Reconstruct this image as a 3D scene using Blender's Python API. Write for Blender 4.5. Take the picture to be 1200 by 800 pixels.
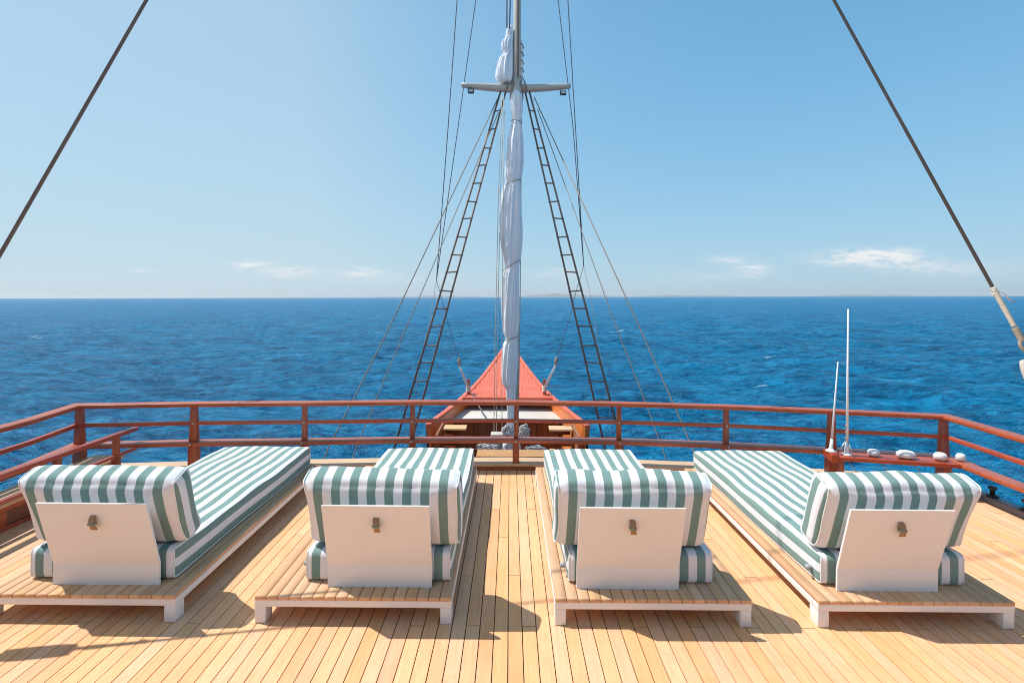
import bpy, bmesh, math, random
import numpy as np
from mathutils import Vector, Matrix
R = math.radians
random.seed(7)
rng = np.random.default_rng(11)
S = bpy.context.scene
C = S.collection
for o in list(bpy.data.objects): bpy.data.objects.remove(o)

# ------------------------------------------------------------------ camera, sky, sun
EYE = 1.79                 # camera height above the deck
SEA = -6.2                 # sea level below the deck
HAZE = 2.6e-5           # thickness of the sea air per metre
HEEL = 0.0109              # the ship leans a little to starboard
cam = bpy.data.cameras.new('camera'); camo = bpy.data.objects.new('camera', cam); C.objects.link(camo)
camo.location = (0, 0, EYE)
camo.rotation_euler = (Matrix.Rotation(0.0025, 3, 'Y') @ Matrix.Rotation(R(90), 3, 'X')).to_euler()
cam.sensor_width = 36; cam.lens = 18.0
cam.shift_x = 2 / 1200; cam.shift_y = -52 / 1200
cam.clip_start = 0.05; cam.clip_end = 90000
S.camera = camo

SUNV = Vector((-0.59, 0.15, 1.0)).normalized()
sun_el = math.asin(SUNV.z); sun_az = math.atan2(SUNV.x, SUNV.y)
W = bpy.data.worlds.new('World'); S.world = W; W.use_nodes = True
wn, wl = W.node_tree.nodes, W.node_tree.links
wn.clear()
def wmath(op, a, b=None, c=None, clamp=False):
    n = wn.new('ShaderNodeMath'); n.operation = op; n.use_clamp = clamp
    for i, v in enumerate((a, b, c)):
        if v is None: continue
        if isinstance(v, (int, float)): n.inputs[i].default_value = v
        else: wl.new(v, n.inputs[i])
    return n.outputs[0]
wo = wn.new('ShaderNodeOutputWorld'); bg = wn.new('ShaderNodeBackground')
sky = wn.new('ShaderNodeTexSky'); sky.sky_type = 'NISHITA'; sky.sun_disc = False
sky.sun_elevation = sun_el; sky.sun_rotation = sun_az
sky.air_density = 1.0; sky.dust_density = 0.4; sky.ozone_density = 3.0; sky.altitude = 0
bg.inputs['Strength'].default_value = 0.125
tc = wn.new('ShaderNodeTexCoord'); sep = wn.new('ShaderNodeSeparateXYZ'); wl.new(tc.outputs['Generated'], sep.inputs[0])
ysafe = wmath('MAXIMUM', sep.outputs['Y'], 0.02)
gu = wmath('DIVIDE', sep.outputs['X'], ysafe); gw = wmath('DIVIDE', sep.outputs['Z'], ysafe)
mp = wn.new('ShaderNodeMapping'); mp.inputs['Scale'].default_value = (12, 12, 46); wl.new(tc.outputs['Generated'], mp.inputs['Vector'])
nz = wn.new('ShaderNodeTexNoise'); nz.inputs['Scale'].default_value = 3.2; nz.inputs['Detail'].default_value = 9; nz.inputs['Roughness'].default_value = 0.62
wl.new(mp.outputs[0], nz.inputs['Vector'])
# small fair-weather clouds low over the horizon: (direction, half width, half height, strength)
CL = [(1008, 305, 52, 8, 1.3), (1040, 299, 40, 6, 1.1), (1062, 312, 46, 9, .6), (882, 318, 20, 7, 1.0), (856, 306, 26, 5, .6), (340, 320, 30, 6, 1.0), (296, 311, 24, 5, 1.0),
      (424, 320, 24, 6, .9), (165, 317, 14, 3, .5), (650, 322, 26, 6, .6), (1130, 318, 60, 9, .5), (830, 326, 60, 7, .22), (470, 328, 70, 7, .25)]
acc = None
for px, py, a, b, s in CL:
    du = wmath('DIVIDE', wmath('SUBTRACT', gu, (px - 598) / 600), a / 600)
    dw = wmath('DIVIDE', wmath('SUBTRACT', gw, (349 - py) / 600), b / 600)
    q = wmath('ADD', wmath('MULTIPLY', du, du), wmath('MULTIPLY', dw, dw))
    m = wmath('MULTIPLY', wmath('EXPONENT', wmath('MULTIPLY', q, -1.1)), s)
    acc = m if acc is None else wmath('ADD', acc, m)
nn = wmath('MULTIPLY', wmath('SUBTRACT', nz.outputs['Fac'], 0.36), 4.6, clamp=True)
cm = wmath('MULTIPLY', wmath('MULTIPLY', acc, nn), wmath('GREATER_THAN', sep.outputs['Y'], 0.05), clamp=True)
hs = wn.new('ShaderNodeHueSaturation'); hs.inputs['Saturation'].default_value = 1.02; hs.inputs['Value'].default_value = 1.0
# clear tropical air: bluer overhead, a pale milky band towards the horizon, milkier on the sun's side
tint = wn.new('ShaderNodeMix'); tint.data_type = 'RGBA'; tint.blend_type = 'MULTIPLY'; tint.inputs['Factor'].default_value = 1
wl.new(sky.outputs[0], tint.inputs['A']); tint.inputs['B'].default_value = (.70, 1.10, 1.12, 1); wl.new(tint.outputs['Result'], hs.inputs['Color'])
elv = wmath('MAXIMUM', sep.outputs['Z'], 0.0)
hz1 = wmath('MULTIPLY', wmath('EXPONENT', wmath('MULTIPLY', elv, -4.8)), .62)
sd = wmath('DIVIDE', wmath('SUBTRACT', .64, sep.outputs['X'], clamp=True), 1.285)
side = wmath('MULTIPLY', wmath('POWER', sd, 2.7), .86)
hzf = wmath('SUBTRACT', 1.0, wmath('MULTIPLY', wmath('SUBTRACT', 1.0, side, clamp=True), wmath('SUBTRACT', 1.0, hz1)), clamp=True)
# the lower air of a clear sea sky is an even blue instead of the model's yellowish band
lowb = wn.new('ShaderNodeMix'); lowb.data_type = 'RGBA'; wl.new(wmath('MULTIPLY', wmath('SUBTRACT', 1.0, elv, clamp=True), .85), lowb.inputs['Factor'])
wl.new(hs.outputs[0], lowb.inputs['A']); lowb.inputs['B'].default_value = (.80, 3.05, 5.2, 1)
hmix = wn.new('ShaderNodeMix'); hmix.data_type = 'RGBA'; wl.new(hzf, hmix.inputs['Factor']); wl.new(lowb.outputs['Result'], hmix.inputs['A'])
hmix.inputs['B'].default_value = (4.6, 5.25, 5.45, 1)
mx = wn.new('ShaderNodeMix'); mx.data_type = 'RGBA'
wl.new(cm, mx.inputs['Factor']); wl.new(hmix.outputs['Result'], mx.inputs['A']); mx.inputs['B'].default_value = (6.0, 6.1, 6.2, 1)
wl.new(mx.outputs['Result'], bg.inputs['Color']); wl.new(bg.outputs[0], wo.inputs[0])

sl = bpy.data.lights.new('sun', 'SUN'); sl.energy = 4.2; sl.angle = R(0.53); sl.color = (1, 0.95, 0.88)
so = bpy.data.objects.new('sun', sl); C.objects.link(so); so.rotation_euler = SUNV.to_track_quat('Z', 'Y').to_euler(); so.location = (-6, 2, 12)
S.view_settings.view_transform = 'Standard'; S.view_settings.look = 'None'
S.view_settings.exposure = 0.26; S.view_settings.gamma = 1
S.render.engine = 'CYCLES'
S.cycles.max_bounces = 8
S.cycles.filter_width = 1.05

# ------------------------------------------------------------------ helpers
def P(px, py, d):
    """point of the ship's frame seen at pixel (px,py) of the 1200x800 photograph, d metres ahead"""
    dx, dy = px - 598, 348 - py
    return Vector(((dx - .0084 * dy) / 600 * d, d, EYE + (dy + .0084 * dx) / 600 * d))

class MB:
    def __init__(s): s.v = []; s.f = []; s.sm = []
    def add(s, vs, fs, smooth=False):
        n = len(s.v); s.v += [tuple(v) for v in vs]; s.f += [tuple(i + n for i in f) for f in fs]; s.sm += [smooth] * len(fs); return s
    def box(s, x0, x1, y0, y1, z0, z1):
        vs = [(x, y, z) for z in (z0, z1) for y in (y0, y1) for x in (x0, x1)]
        return s.add(vs, [(0, 2, 3, 1), (4, 5, 7, 6), (0, 1, 5, 4), (2, 6, 7, 3), (0, 4, 6, 2), (1, 3, 7, 5)])
    def hexa(s, vs):   # 4 bottom ccw, 4 top ccw
        return s.add(vs, [(3, 2, 1, 0), (4, 5, 6, 7), (0, 1, 5, 4), (1, 2, 6, 5), (2, 3, 7, 6), (3, 0, 4, 7)])
    def tube(s, pts, r, seg=8, r1=None, closed=False):
        pts = [Vector(p) for p in pts]; n = len(pts)
        if isinstance(r, (int, float)):
            r1 = r if r1 is None else r1
            rr = [r + (r1 - r) * i / max(1, n - 1) for i in range(n)]
        else: rr = list(r)
        vs = []; nrm = None
        for i, p in enumerate(pts):
            a = pts[(i - 1) % n] if (closed or i > 0) else p
            b = pts[(i + 1) % n] if (closed or i < n - 1) else p
            t = (b - a).normalized()
            if nrm is None: nrm = t.orthogonal().normalized()
            nrm = (nrm - t * nrm.dot(t)).normalized(); bn = t.cross(nrm)
            vs += [p + (nrm * math.cos(2 * math.pi * k / seg) + bn * math.sin(2 * math.pi * k / seg)) * rr[i] for k in range(seg)]
        fs = []
        for i in range(n if closed else n - 1):
            j = (i + 1) % n
            fs += [(i * seg + k, i * seg + (k + 1) % seg, j * seg + (k + 1) % seg, j * seg + k) for k in range(seg)]
        if not closed: fs += [tuple(range(seg))[::-1], tuple((n - 1) * seg + k for k in range(seg))]
        return s.add(vs, fs, True)
    def lathe(s, prof, loc=(0, 0, 0), seg=20, M=None):
        vs = []
        for r, z in prof:
            for k in range(seg):
                a = 2 * math.pi * k / seg; p = Vector((r * math.cos(a), r * math.sin(a), z))
                if M is not None: p = M @ p
                vs.append(p + Vector(loc))
        n = len(prof)
        fs = [(i * seg + k, i * seg + (k + 1) % seg, (i + 1) * seg + (k + 1) % seg, (i + 1) * seg + k) for i in range(n - 1) for k in range(seg)]
        fs += [tuple(range(seg))[::-1], tuple((n - 1) * seg + k for k in range(seg))]
        return s.add(vs, fs, True)
    def sweep(s, path, prof_in, prof_out, z0, z1):
        """rail along an xy path; prof_in/out are offsets to the left normal"""
        path = [Vector((p[0], p[1])) for p in path]; n = len(path); vs = []
        for i, p in enumerate(path):
            d1 = (path[i] - path[i - 1]).normalized() if i > 0 else (path[1] - path[0]).normalized()
            d2 = (path[i + 1] - path[i]).normalized() if i < n - 1 else d1
            t = (d1 + d2).normalized(); k = 1 / max(.5, t.dot(d1)); nn = Vector((-t.y, t.x)) * k
            a = p + nn * prof_in; b = p + nn * prof_out
            za = z0[i] if isinstance(z0, (list, tuple)) else z0; zb = z1[i] if isinstance(z1, (list, tuple)) else z1
            vs += [(a.x, a.y, za), (b.x, b.y, za), (b.x, b.y, zb), (a.x, a.y, zb)]
        fs = [(3, 2, 1, 0), tuple((n - 1) * 4 + k for k in range(4))]
        for i in range(n - 1):
            for k in range(4): fs.append((i * 4 + k, i * 4 + (k + 1) % 4, i * 4 + 4 + (k + 1) % 4, i * 4 + 4 + k))
        return s.add(vs, fs)
    def mesh(s, name, bevel=0, segs=2):
        m = bpy.data.meshes.new(name); m.from_pydata(s.v, [], s.f)
        m.polygons.foreach_set('use_smooth', s.sm)
        bm = bmesh.new(); bm.from_mesh(m); bmesh.ops.recalc_face_normals(bm, faces=bm.faces)
        if bevel:
            bmesh.ops.bevel(bm, geom=[e for e in bm.edges if len(e.link_faces) == 2 and e.calc_face_angle(0) > .5], offset=bevel, segments=segs, affect='EDGES', profile=.6, clamp_overlap=True)
            for f in bm.faces: f.smooth = True
        bm.to_mesh(m); bm.free()
        if bevel:
            try: m.shade_auto_smooth(angle=R(35))
            except Exception: pass
        return m
    def build(s, name, mat, parent=None, bevel=0, segs=2):
        return obj(name, s.mesh(name, bevel, segs), mat, parent)
def obj(name, me, mat, parent=None):
    if mat is not None and not me.materials: me.materials.append(mat)
    o = bpy.data.objects.new(name, me); C.objects.link(o)
    if parent is not None: o.parent = parent
    return o
def tag(o, label=None, cat=None, group=None, kind=None):
    if label: o['label'] = label
    if cat: o['category'] = cat
    if group: o['group'] = group
    if kind: o['kind'] = kind
    return o
def empty(name, loc=(0, 0, 0)):
    o = bpy.data.objects.new(name, None); C.objects.link(o); o.location = loc; o.empty_display_size = .2; return o
def copy_tree(o, parent=None):
    c = o.copy(); C.objects.link(c); c.parent = parent
    for ch in list(o.children): copy_tree(ch, c)
    return c
def smooth_mod(m, angle=40):
    try: m.shade_auto_smooth(angle=R(angle))
    except Exception: pass

# ------------------------------------------------------------------ materials
class NT:
    def __init__(s, name):
        s.m = bpy.data.materials.new(name); s.m.use_nodes = True
        s.n = s.m.node_tree.nodes; s.l = s.m.node_tree.links; s.b = s.n['Principled BSDF']
    def put(s, sock, v):
        if isinstance(v, (int, float)): sock.default_value = v
        elif isinstance(v, (tuple, list)): sock.default_value = (*v, 1) if len(v) == 3 and sock.type == 'RGBA' else v
        else: s.l.new(v, sock)
    def math(s, op, a, b=None, c=None, clamp=False):
        n = s.n.new('ShaderNodeMath'); n.operation = op; n.use_clamp = clamp
        for i, v in enumerate((a, b, c)):
            if v is not None: s.put(n.inputs[i], v)
        return n.outputs[0]
    def mix(s, f, a, b, mode='MIX'):
        n = s.n.new('ShaderNodeMix'); n.data_type = 'RGBA'; n.blend_type = mode
        s.put(n.inputs['Factor'], f); s.put(n.inputs['A'], a); s.put(n.inputs['B'], b); return n.outputs['Result']
    def coord(s, kind='Object'): return s.n.new('ShaderNodeTexCoord').outputs[kind]
    def mapping(s, v, scale=(1, 1, 1), loc=(0, 0, 0), rot=(0, 0, 0)):
        n = s.n.new('ShaderNodeMapping'); s.l.new(v, n.inputs[0]); s.put(n.inputs['Scale'], scale); s.put(n.inputs['Location'], loc); s.put(n.inputs['Rotation'], rot); return n.outputs[0]
    def noise(s, v, scale=5, detail=4, rough=.5, dist=0, out='Fac'):
        n = s.n.new('ShaderNodeTexNoise'); s.l.new(v, n.inputs['Vector']); n.inputs['Scale'].default_value = scale
        n.inputs['Detail'].default_value = detail; n.inputs['Roughness'].default_value = rough; n.inputs['Distortion'].default_value = dist; return n.outputs[out]
    def ramp(s, f, stops):
        n = s.n.new('ShaderNodeValToRGB'); s.l.new(f, n.inputs[0]); e = n.color_ramp.elements
        while len(e) < len(stops): e.new(.5)
        for el, (p, c) in zip(e, stops): el.position = p; el.color = (*c, 1) if len(c) == 3 else c
        return n.outputs[0]
    def bump(s, h, strength=.3, dist=.01, normal=None):
        n = s.n.new('ShaderNodeBump'); n.inputs['Strength'].default_value = strength; n.inputs['Distance'].default_value = dist
        s.l.new(h, n.inputs['Height'])
        if normal is not None: s.l.new(normal, n.inputs['Normal'])
        return n.outputs[0]
    def set(s, **k):
        names = dict(color='Base Color', rough='Roughness', metal='Metallic', spec='Specular IOR Level', coat='Coat Weight', coatr='Coat Roughness', ior='IOR', normal='Normal', sheen='Sheen Weight', sss='Subsurface Weight', trans='Transmission Weight')
        for a, v in k.items(): s.put(s.b.inputs[names[a]], v)
        return s.m

def wood(name, c1, c2, rough=.5, coat=0, scale=1.0, axis='Y', rnd=.12, spec=.4, bumpd=.002, coatr=.15):
    t = NT(name); co = t.coord('Object')
    oi = t.n.new('ShaderNodeObjectInfo'); off = t.math('MULTIPLY', oi.outputs['Random'], 37.0)
    vadd = t.n.new('ShaderNodeVectorMath'); vadd.operation = 'ADD'; t.l.new(co, vadd.inputs[0])
    cb = t.n.new('ShaderNodeCombineXYZ'); t.l.new(off, cb.inputs[0]); t.l.new(off, cb.inputs[1]); t.l.new(cb.outputs[0], vadd.inputs[1])
    sc = {'Y': (26, 1.3, 26), 'X': (1.3, 26, 26), 'Z': (26, 26, 1.3)}[axis]
    mp = t.mapping(vadd.outputs[0], tuple(x * scale for x in sc))
    n1 = t.noise(mp, 2.2, 6, .6, .35); n2 = t.noise(vadd.outputs[0], 1.7 * scale, 3, .5)
    n3 = t.noise(mp, 9, 4, .7)
    f = t.math('ADD', t.math('MULTIPLY', n1, .6), t.math('MULTIPLY', n2, .45))
    col = t.ramp(f, [(.32, c1), (.68, c2)])
    v = t.math('ADD', t.math('MULTIPLY', oi.outputs['Random'], 2 * rnd), 1 - rnd)
    hsv = t.n.new('ShaderNodeHueSaturation'); t.l.new(col, hsv.inputs['Color']); t.l.new(v, hsv.inputs['Value'])
    r2 = t.math('FRACT', t.math('MULTIPLY', oi.outputs['Random'], 13.7))
    t.l.new(t.math('ADD', t.math('MULTIPLY', r2, .14), .93), hsv.inputs['Saturation'])
    t.l.new(t.math('ADD', t.math('MULTIPLY', t.math('FRACT', t.math('MULTIPLY', oi.outputs['Random'], 7.3)), .008), .496), hsv.inputs['Hue'])
    streak = t.ramp(n3, [(.30, (.80, .78, .76)), (.52, (1, 1, 1)), (.8, (1.0, 1.0, 1.0))])
    gcol = t.mix(.75, hsv.outputs[0], streak, 'MULTIPLY')
    wear = t.ramp(t.noise(co, 2.3 * scale, 6, .7, .8), [(.34, (.84, .84, .85)), (.5, (1, 1, 1))])
    gcol = t.mix(.5, gcol, wear, 'MULTIPLY')
    rr = t.math('ADD', t.math('MULTIPLY', n1, .22), rough - .1)
    return t.set(color=gcol, rough=rr, coat=coat, coatr=coatr, spec=spec, normal=t.bump(n3, .35, bumpd))

M = {}
M['teak'] = wood('teak_deck', (.76, .385, .185), (.90, .515, .285), .62, rnd=.06, spec=.25)
M['teak_slat'] = wood('teak_slat', (.58, .33, .175), (.74, .46, .265), .65, rnd=.08, spec=.25)
M['cap_teak'] = wood('pale_teak_cap', (.56, .36, .2), (.72, .5, .3), .55, axis='X', rnd=.04)
M['varnish'] = wood('varnished_redwood', (.27, .036, .012), (.52, .098, .028), .38, coat=.12, axis='X', rnd=.05, spec=.5, coatr=.2)
M['varnish_post'] = wood('varnished_redwood_post', (.25, .05, .018), (.40, .095, .035), .36, coat=.25, axis='Z', rnd=.1, spec=.5, coatr=.22)
M['brown_panel'] = wood('brown_wood_panel', (.16, .05, .03), (.27, .09, .05), .5, coat=.1, axis='Y', rnd=.03)
M['cabinet'] = wood('cabinet_wood', (.22, .07, .025), (.36, .13, .05), .5, coat=.1, axis='Z', rnd=.15)
M['tread'] = wood('tread_wood', (.6, .36, .17), (.78, .52, .28), .55, axis='X', rnd=.08)
M['step_board'] = wood('step_board_wood', (.42, .2, .08), (.55, .3, .13), .5, axis='X', rnd=.05)

def paint(name, col, rough=.5, var=.06, bumpd=.001, scale=3, spec=.5):
    t = NT(name); co = t.coord('Object')
    n = t.noise(co, scale, 6, .6); n2 = t.noise(co, 60, 3, .6)
    c = t.mix(t.math('MULTIPLY', n, .9, clamp=True), tuple(max(0, x * (1 - var)) for x in col), tuple(min(1, x * (1 + var)) for x in col))
    return t.set(color=c, rough=t.math('ADD', t.math('MULTIPLY', n, .2), rough - .1), spec=spec, normal=t.bump(n2, .3, bumpd))
M['white'] = paint('white_powder_coat', (.80, .79, .78), .45, .03)
M['caulk'] = paint('black_caulk', (.02, .017, .016), .8)
M['grey_side'] = paint('grey_waterway_paint', (.17, .16, .18), .5)
M['black'] = paint('black_rubber', (.02, .02, .022), .5)
M['white_plastic'] = paint('white_plastic', (.8, .8, .8), .35, .03)
M['grey_plastic'] = paint('grey_plastic', (.35, .36, .38), .5)
M['mast'] = paint('mast_paint', (.56, .5, .43), .45, .08, scale=2)
M['mast_track'] = wood('mast_track_wood', (.3, .19, .1), (.42, .28, .16), .5, axis='Z')
M['lens'] = paint('lamp_glass', (.5, .55, .6), .12)
M['dark_glass'] = NT('dark_window_glass').set(color=(.02, .025, .03), rough=.06)
M['metal'] = NT('galvanised_metal').set(color=(.5, .5, .5), metal=.9, rough=.4)
M['cream'] = paint('cream_awning', (.60, .56, .50), .7, .06, scale=2)
M['leather'] = paint('brown_strap', (.36, .2, .09), .55, .25, scale=40)
M['strapgrey'] = paint('sage_strap', (.2, .24, .2), .7)
M['hull_paint'] = paint('hull_paint', (.34, .12, .07), .5)
# sun-faded red paint of the foredeck
t = NT('faded_red_paint'); co = t.coord('Object')
n1 = t.noise(t.mapping(co, (1, 1, 1)), 2.5, 7, .65); n2 = t.noise(t.mapping(co, (9, .8, 3)), 3, 5, .6)
f = t.math('ADD', t.math('MULTIPLY', n1, .6), t.math('MULTIPLY', n2, .4))
c = t.ramp(f, [(.3, (.62, .10, .05)), (.52, (.74, .15, .08)), (.72, (.76, .23, .14))])
M['faded_red'] = t.set(color=c, rough=.55, normal=t.bump(n2, .3, .004))
t = NT('orange_bulwark'); co = t.coord('Object')
n1 = t.noise(t.mapping(co, (1, .6, 3)), 4, 6, .65)
M['orange_bulwark'] = t.set(color=t.ramp(n1, [(.3, (.66, .15, .035)), (.7, (.80, .25, .06))]), rough=.45, coat=.15)

# striped fabric: UV.x carries the distance across the stripes in metres
t = NT('striped_fabric'); uv = t.n.new('ShaderNodeUVMap').outputs[0]
sp = t.n.new('ShaderNodeSeparateXYZ'); t.l.new(uv, sp.inputs[0])
co = t.coord('Object')
wob = t.math('MULTIPLY', t.math('SUBTRACT', t.noise(co, 3.0, 3, .5), .5), .006)
sx = t.math('ADD', sp.outputs[0], wob)
fr = t.math('FRACT', t.math('DIVIDE', t.math('ADD', sx, 10.0), .1))
tri = t.math('ABSOLUTE', t.math('SUBTRACT', fr, .5))       # 0..0.5
msk = t.math('MULTIPLY', t.math('SUBTRACT', tri, .243), 60, clamp=True)
we = t.noise(t.mapping(co, (1, 1, 1)), 420, 2, .6)
fine = t.noise(co, 14, 5, .6)
green = t.mix(fine, (.165, .270, .248), (.215, .33, .305)); white = t.mix(fine, (.745, .75, .775), (.82, .825, .85))
col = t.mix(msk, green, white)
col = t.mix(.18, col, t.ramp(we, [(.35, (.55, .55, .55)), (.6, (1, 1, 1))]), 'MULTIPLY')
wr = t.noise(t.mapping(co, (6, 1.6, 2.2)), 1.8, 3, .5, .5)
b1 = t.bump(we, .25, .0012); b2 = t.bump(wr, .4, .012, b1)
M['stripe'] = t.set(color=col, rough=.9, spec=.15, sheen=.15, normal=b2)
t = NT('white_piping'); co = t.coord('Object')
M['piping'] = t.set(color=(.8, .8, .79), rough=.85, normal=t.bump(t.noise(co, 200, 2), .3, .002))
# sail cloth
t = NT('sail_cloth'); co = t.coord('Object')
n1 = t.noise(t.mapping(co, (6, 6, 1.6)), 3, 6, .6, .4); n2 = t.noise(co, 3, 5, .6)
c = t.ramp(n2, [(.3, (.86, .86, .89)), (.7, (.92, .92, .94))])
M['sail'] = t.set(color=c, rough=.8, spec=.2, normal=t.bump(n1, .45, .035))
# ropes
def rope_mat(name, c1, c2, sc=60, k=.004):
    t = NT(name); co = t.coord('Object')
    wv = t.n.new('ShaderNodeTexWave'); t.l.new(co, wv.inputs[0]); wv.bands_direction = 'DIAGONAL'; wv.inputs['Scale'].default_value = sc; wv.inputs['Distortion'].default_value = 1.0
    n = t.noise(co, 9, 5, .6)
    f = t.math('ADD', t.math('MULTIPLY', wv.outputs['Fac'], .5), t.math('MULTIPLY', n, .5))
    return t.set(color=t.ramp(f, [(.3, c1), (.7, c2)]), rough=.8, normal=t.bump(wv.outputs['Fac'], .6, k))
M['wire'] = rope_mat('dark_stay_wire', (.10, .09, .085), (.2, .18, .17), 40)
M['rope_pale'] = rope_mat('pale_rope', (.55, .47, .36), (.75, .68, .56), 60)
M['rope_white'] = rope_mat('white_rope', (.58, .57, .55), (.8, .79, .77), 50)
M['rope_tan'] = rope_mat('tan_serving', (.30, .235, .18), (.45, .37, .29), 70)
M['ladder'] = wood('ladder_wood', (.15, .095, .075), (.27, .19, .15), .6, axis='Z', rnd=.1)
M['rung'] = wood('rung_wood', (.14, .09, .065), (.3, .2, .14), .6, axis='X', rnd=.2)
M['line_grey'] = paint('grey_line', (.16, .16, .17), .6)

# ------------------------------------------------------------------ sea
def wave_field(x, y, cell):
    z = np.zeros_like(x)
    r = np.random.default_rng(5)
    for lam, amp, n in ((42, .15, 5), (24, .16, 7), (13, .14, 10), (7.5, .10, 14), (4.4, .066, 16), (2.6, .044, 18), (1.6, .028, 18), (1.0, .016, 16)):
        for i in range(n):
            l = lam * r.uniform(.75, 1.3); th = R(248) + r.normal(0, .55); ph = r.uniform(0, 6.28)
            k = 2 * math.pi / l
            g = k * (x * math.cos(th) + y * math.sin(th)) + ph
            att = np.clip((l / cell - 2.2) / 2.5, 0, 1)
            w = np.sin(g); w = w + .22 * np.cos(2 * g)          # sharper crests
            # group envelope
            e = .65 + .5 * np.sin(k * .13 * (x * math.sin(th * 1.7) - y * math.cos(th * 1.7)) + ph * 3)
            z += amp / math.sqrt(n) * 1.9 * att * w * e
    return z
H = EYE - SEA
near = np.array([1.5, 5, 10, 15.])
inv = np.linspace(1 / 19., 1 / 1500, 760); far = np.geomspace(1600, 57500, 40)
rad = np.concatenate([near, 1 / inv, far])
ang = np.concatenate([np.linspace(-180, -72, 28)[:-1], np.linspace(-72, 72, 760), np.linspace(72, 180, 28)[1:-1]])
ang = np.radians(ang); na, nr = len(ang), len(rad)
RR, AA = np.meshgrid(rad, ang, indexing='ij')
X = RR * np.sin(AA); Y = RR * np.cos(AA)
cell = np.maximum(np.gradient(rad)[:, None] * np.ones_like(AA), RR * R(.19)) 
Z = SEA + wave_field(X, Y, cell) * (RR < 1600)
co_ = np.stack([X, Y, Z], -1).reshape(-1, 3).astype(np.float32)
me = bpy.data.meshes.new('sea')
ii, jj = np.meshgrid(np.arange(nr - 1), np.arange(na), indexing='ij')
j2 = (jj + 1) % na
q = np.stack([ii * na + jj, (ii + 1) * na + jj, (ii + 1) * na + j2, ii * na + j2], -1).reshape(-1, 4)[:, ::-1].astype(np.int32)
me.vertices.add(len(co_)); me.vertices.foreach_set('co', co_.ravel())
me.loops.add(q.size); me.loops.foreach_set('vertex_index', q.ravel())
me.polygons.add(len(q)); me.polygons.foreach_set('loop_start', np.arange(0, q.size, 4, dtype=np.int32)); me.polygons.foreach_set('loop_total', np.full(len(q), 4, np.int32))
me.polygons.foreach_set('use_smooth', np.ones(len(q), bool)); me.update(calc_edges=True)
t = NT('sea_water'); co = t.coord('Object')
rotd = R(-22)
w0 = t.noise(t.mapping(co, (.45, 1.0, 1), rot=(0, 0, rotd - .2)), .055, 6, .62, .5)
w3 = t.noise(t.mapping(co, (.45, 1.0, 1), rot=(0, 0, rotd)), .30, 7, .68, .6)
w1 = t.noise(t.mapping(co, (.45, 1.0, 1), rot=(0, 0, rotd + .25)), 1.4, 6, .68, .6)
w2 = t.noise(t.mapping(co, (.55, 1.0, 1), rot=(0, 0, rotd + .5)), 6.0, 4, .62, .4)
b0 = t.bump(w0, 1.0, 5.0); b1 = t.bump(w3, 1.0, 1.9, b0); b2 = t.bump(w1, 1.0, .42, b1); b3 = t.bump(w2, .8, .06, b2)
big = t.noise(t.mapping(co, (.3, 1, 1), rot=(0, 0, rotd)), .02, 4, .55)
col = t.mix(big, (.0006, .150, .335), (.001, .180, .39))
foam_sparkle_n = t.noise(t.mapping(co, (.35, 1, 1), rot=(0, 0, rotd)), .33, 8, .68, .8)
patch = t.noise(co, .045, 2, .5)
fm = t.math('MULTIPLY', t.math('SUBTRACT', foam_sparkle_n, .655), 22, clamp=True)  # whitecap foam, with extra flecks to imitate sun sparkle
fm = t.math('MULTIPLY', fm, t.math('MULTIPLY', t.math('SUBTRACT', patch, .50), 8, clamp=True), clamp=True)
col = t.mix(fm, col, (.62, .68, .72))
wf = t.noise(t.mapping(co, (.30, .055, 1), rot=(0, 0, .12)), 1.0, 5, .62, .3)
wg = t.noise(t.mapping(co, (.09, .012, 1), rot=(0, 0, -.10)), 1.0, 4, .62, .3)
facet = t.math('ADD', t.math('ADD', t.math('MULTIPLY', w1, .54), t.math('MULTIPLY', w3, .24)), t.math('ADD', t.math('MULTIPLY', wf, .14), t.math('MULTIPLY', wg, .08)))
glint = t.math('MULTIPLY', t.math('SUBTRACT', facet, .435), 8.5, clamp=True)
col = t.mix(glint, t.mix(.62, col, (.0, .035, .11)), t.mix(.5, col, (.010, .27, .50)))  # glinting facets and their dimmer faces painted into the water colour
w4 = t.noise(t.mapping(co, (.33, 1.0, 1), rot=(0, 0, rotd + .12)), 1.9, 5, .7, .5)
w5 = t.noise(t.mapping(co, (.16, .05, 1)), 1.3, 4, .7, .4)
crest_glint = t.math('MULTIPLY', t.math('SUBTRACT', t.math('ADD', t.math('MULTIPLY', w4, .62), t.math('MULTIPLY', w5, .38)), .545), 11, clamp=True)
col = t.mix(t.math('MULTIPLY', crest_glint, .62), col, (.045, .33, .56))  # reflective ripple highlights painted on as a paler water colour
trough_shade = t.math('MULTIPLY', t.math('SUBTRACT', .445, t.math('ADD', t.math('MULTIPLY', w4, .5), t.math('MULTIPLY', w3, .5))), 12, clamp=True)
col = t.mix(t.math('MULTIPLY', trough_shade, .45), col, (.0, .03, .10))  # shade of the wave troughs put into the water colour
col = t.mix(fm, col, (.62, .68, .72))
df = t.n.new('ShaderNodeBsdfDiffuse'); gl = t.n.new('ShaderNodeBsdfGlossy'); ms = t.n.new('ShaderNodeMixShader'); fz = t.n.new('ShaderNodeFresnel')
fz.inputs['IOR'].default_value = 1.33; gl.inputs['Roughness'].default_value = .17
t.l.new(b3, gl.inputs['Normal']); t.l.new(b2, df.inputs['Normal']); t.l.new(b3, fz.inputs['Normal']); t.l.new(col, df.inputs['Color'])
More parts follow.
